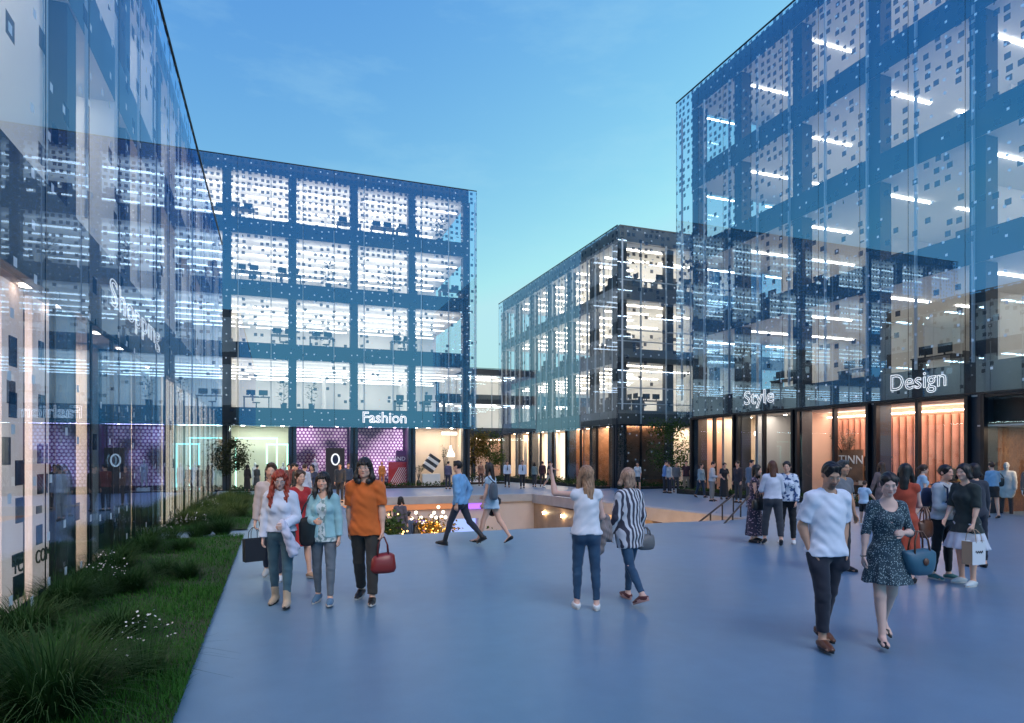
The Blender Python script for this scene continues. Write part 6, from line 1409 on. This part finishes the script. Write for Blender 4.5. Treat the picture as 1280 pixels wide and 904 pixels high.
# ------------------------------------------------------------------ people farther away
def far(label, px, d, face, H, sex, hair, topc, botc, kind='pants', v=.02, skin=S2, sl=1.9, pose=None, hem=-.06, shoe=BLEA, L=.3, z=None, grp=None, dress=None, pat=None, to=None):
    loc = pl(px, d) if z is None else (*at(px, d), z)
    t = dict(mat=cloth(topc) if pat is None else pat, sleeve=sl, hem=hem, loose=.018); b = dict(kind=kind, mat=cloth(botc), loose=.012)
    if to: b['to'] = to
    if kind == 'skirt': b.update(len=L, flare=.2)
    if dress: t['dress'] = dict(len=dress, flare=.22); b = None
    return person(label, 'person', loc, face, H, sex, v, .010, pose, skin, hair, t, b, dict(mat=shoe), group=grp)
SHORT, BUN, LONG = ('short', HB), ('bun', HB), ('long', HB, .36, .2)
WALK = dict(L=(14,2,6,-6), Rr=(-14,2,12,14)); WALK2 = dict(L=(-12,2,12,12), Rr=(14,2,6,-6))
for px, d, lab, ps in ((634,42.5,'businessman in white shirt and tie walking in the street, the farther left one',WALK),(653,40.5,'businessman in white shirt and navy tie walking in the street, the nearer right one',WALK2)):
    q = far(lab, px, d, 4, 1.76, 'm', SHORT, (.56,.60,.68), (.012,.012,.016), pose=ps); hd, W2, s1 = q['hd'], q['W2'], q['s']
    m = MB(); c0 = C3(q['root'].matrix_basis.inverted()@Vector(q['neck'])); m.tube([tuple(c0+C3((0,-.085,-.05))), tuple(c0+C3((0,-.13,-.16))), tuple(c0+C3((0,-.135,-.36)))], [.018,.028,.034], 7); part(m, 'tie', NAVY, q['root'])
far('woman in grey top walking away in the street, right of the businessmen', 668, 43, 170, 1.62, 'f', ('mid',HB,.1,.1), (.15,.20,.20), (.03,.03,.04), pose=WALK)
far('person in dark clothes walking beside the woman in grey in the street', 678, 43.5, 172, 1.70, 'm', SHORT, (.05,.015,.02), (.02,.02,.03), pose=WALK2)
far('man in a dark t-shirt and cream shorts pointing right before the corner building', 686, 41, 80, 1.74, 'm', SHORT, (.03,.02,.03), (.52,.46,.38), 'shorts', sl=.6, shoe=WSH, pose=dict(L=(30,2,20,0), Rr=(-16,2,20,16), aL=dict(up=(60,10),fo=(75,5),curl=10,point=True)))
far('person in a brown top near the lit street trees', 601, 46, 20, 1.70, 'f', BUN, (.28,.14,.09), (.10,.05,.04))
far('person in a pale top and black vest near the orange shop front', 609, 44.5, -60, 1.68, 'f', LONG, (.45,.40,.40), (.03,.03,.035), pose=WALK)
far('man in a purple grey shirt standing by the beige Fashion window', 560, 40.5, 160, 1.72, 'm', SHORT, (.09,.08,.13), (.03,.03,.05))
far('person in a white top and dark shorts in front of the corner building', 797, 35, -20, 1.62, 'f', BUN, (.50,.52,.54), (.05,.05,.055), 'shorts', sl=1.2)
far('man in a blue shirt standing by the green tree', 831, 33.6, 70, 1.68, 'm', SHORT, (.16,.26,.48), (.015,.015,.025))
far('woman in a pale grey shirt facing the man in blue by the green tree', 837, 33.2, -70, 1.60, 'f', BUN, (.42,.44,.46), (.02,.022,.035))
far('person in grey standing behind the pair at the green tree', 845, 34.2, 10, 1.58, 'm', SHORT, (.15,.15,.16), (.06,.06,.07))
far('man in a dark red t-shirt and tan trousers right of the green tree', 858, 33.8, -25, 1.66, 'm', ('crop',HB), (.055,.014,.018), (.30,.22,.15), sl=.6)
far('woman in a grey blue top and navy trousers at the peach shop window', 876, 29.0, 30, 1.54, 'f', BUN, (.20,.28,.32), (.012,.03,.06), pose=WALK, v=.018)
far('man in a pale shirt and grey trousers holding a phone at the peach shop window', 890, 26.3, 60, 1.60, 'm', SHORT, (.46,.47,.50), (.22,.20,.19), v=.018, pose=dict(aR=dict(up=(10,8),fo=(80,-10))))
far('woman in a black wide legged jumpsuit and white collar at the peach window', 905, 27.6, 5, 1.56, 'f', BUN, (.016,.016,.018), (.014,.014,.016), v=.018, sl=.7, dress=.82, pose=dict(aL=dict(up=(10,14),fo=(60,-10)),aR=dict(up=(10,14),fo=(60,-10))))
far('man in a dark jacket standing left of the three talking people', 923, 25.2, -60, 1.62, 'm', SHORT, (.03,.022,.028), (.05,.045,.045), v=.018)
far('man in a slate blue shirt partly hidden by the stair railing', 938, 22.8, 30, 1.66, 'm', SHORT, (.08,.12,.18), (.06,.05,.05), v=.018)
far('man in a white shirt and pale grey trousers walking away behind the left trio', 380, 21.2, 172, 1.62, 'm', ('short',HBR), (.52,.55,.64), (.34,.36,.38), pose=WALK, v=.018)
far('man in a dark red top in the crowd behind the red haired woman', 366, 25, 150, 1.66, 'm', SHORT, (.16,.025,.025), (.03,.03,.04))
far('man in black in the crowd behind the red haired woman', 371.5, 24, -30, 1.62, 'm', SHORT, (.02,.018,.02), (.02,.02,.025), pose=WALK)
far('woman in a brown top in the crowd, left of the man in white', 361, 27.5, 20, 1.62, 'f', BUN, (.12,.06,.05), (.03,.025,.03))
far('woman in a navy top walking right of the man in white shirt', 391, 23, -10, 1.60, 'f', ('mid',HB,.1,.1), (.04,.05,.09), (.25,.26,.30), pose=WALK2)
far('man in a dark jacket walking behind the woman in teal', 425, 27, 10, 1.66, 'm', SHORT, (.035,.04,.05), (.03,.03,.035), pose=WALK)
far('man in dark blue by the oval sign, left of the man in orange', 435, 31, 25, 1.66, 'm', SHORT, (.03,.05,.09), (.02,.02,.03))
far('woman in a long dark coat as a silhouette before the mint shop window', 309, 36.5, 175, 1.60, 'f', LONG, (.022,.016,.016), (.02,.016,.016), dress=.7)
far('woman in a grey dress before the mint shop window', 321, 37, 165, 1.58, 'f', BUN, (.06,.065,.065), (.03,.03,.03), dress=.5, sl=1.2)
far('person in dark clothes walking past the mint shop window, rightmost there', 334.5, 37.5, 70, 1.62, 'm', SHORT, (.03,.03,.035), (.025,.025,.03), pose=WALK)
# two people on the escalator
ex = (xb-xa); ey = (yb-ya)
for f, lab, tc, bc, hr in ((.06,'person in dark grey riding the escalator down, nearer the top',(.08,.075,.10),(.03,.03,.04),('mid',HB,.1,.1)),(.34,'man in slate blue riding the escalator down, lower one',(.08,.11,.17),(.05,.06,.09),SHORT)):
    x = xa+ex*f+.48; y = ya+ey*f
    person(lab, 'person', (x+.0, y, ESC0-1.85*math.floor(f*10+.01)/10+.004), 160, 1.70, 'm', .018, .009, None, S2, hr, dict(mat=cloth(tc), sleeve=1.9, hem=-.1), dict(kind='pants', mat=cloth(bc)), dict(mat=BLEA))
# shop mannequins
MWH = (.80,.78,.75)
def dummy(label, loc, face, topc, botc=None, skin=MWH, dress=None, H=1.72, v=.018, sl=1.9, hem=-.06, coat=False):
    t = dict(mat=cloth(topc), sleeve=sl, hem=hem, loose=.024 if coat else .012)
    if dress: t['dress'] = dict(len=dress, flare=.2)
    return person(label, 'mannequin', loc, face, H, 'f' if dress else 'm', v, .010, None, skin, ('none',(.1,.1,.1)), t, dict(kind='pants', mat=cloth(botc), loose=.008) if botc else None, dict(mat=BLEA), name='mannequin', rz=face)
zB = BR_Z+.004
dummy('shop mannequin in a bright white coat in the brick walled window', FR.P(13.25, .75, zB), R(-62), (.78,.77,.74), (.06,.03,.02), hem=-.30, coat=True)
dummy('shop mannequin in a pinkish brown jacket, right of the white coat', FR.P(12.55, .75, zB), R(-62), (.30,.19,.15), (.05,.03,.025), hem=-.12, coat=True)
zF = zf(43.3)+.004
for k, (x, lab, dr) in enumerate(((-1.25,'white mannequin in a long pale dress, leftmost in the mint framed window',.6),(-.35,'white mannequin in a short pale dress between the mint frames',.3),(.45,'white mannequin in a pale dress and wrap, right in the mint framed window',.45))):
    dummy(lab, FF.P(x, .8, zF), R(-8), (.72,.70,.66), dress=dr, sl=.4)
dummy('orange mannequin in an orange suit before the purple light wall', FF.P(6.75, .6, zF), R(5), (.80,.25,.05), (.75,.22,.05), skin=(.8,.35,.12))
dummy('white mannequin on a plinth at the left purple light wall', FF.P(2.4, .7, zF+.25), R(0), (.62,.58,.68), dress=.5, sl=.5)
m = MB(); FF.box(m, 2.05, 2.75, .4, 1.0, zF-.003, zF+.246); tag(m.build('plinth', SM['white']), 'white plinth under the mannequin at the left purple light wall', 'plinth')
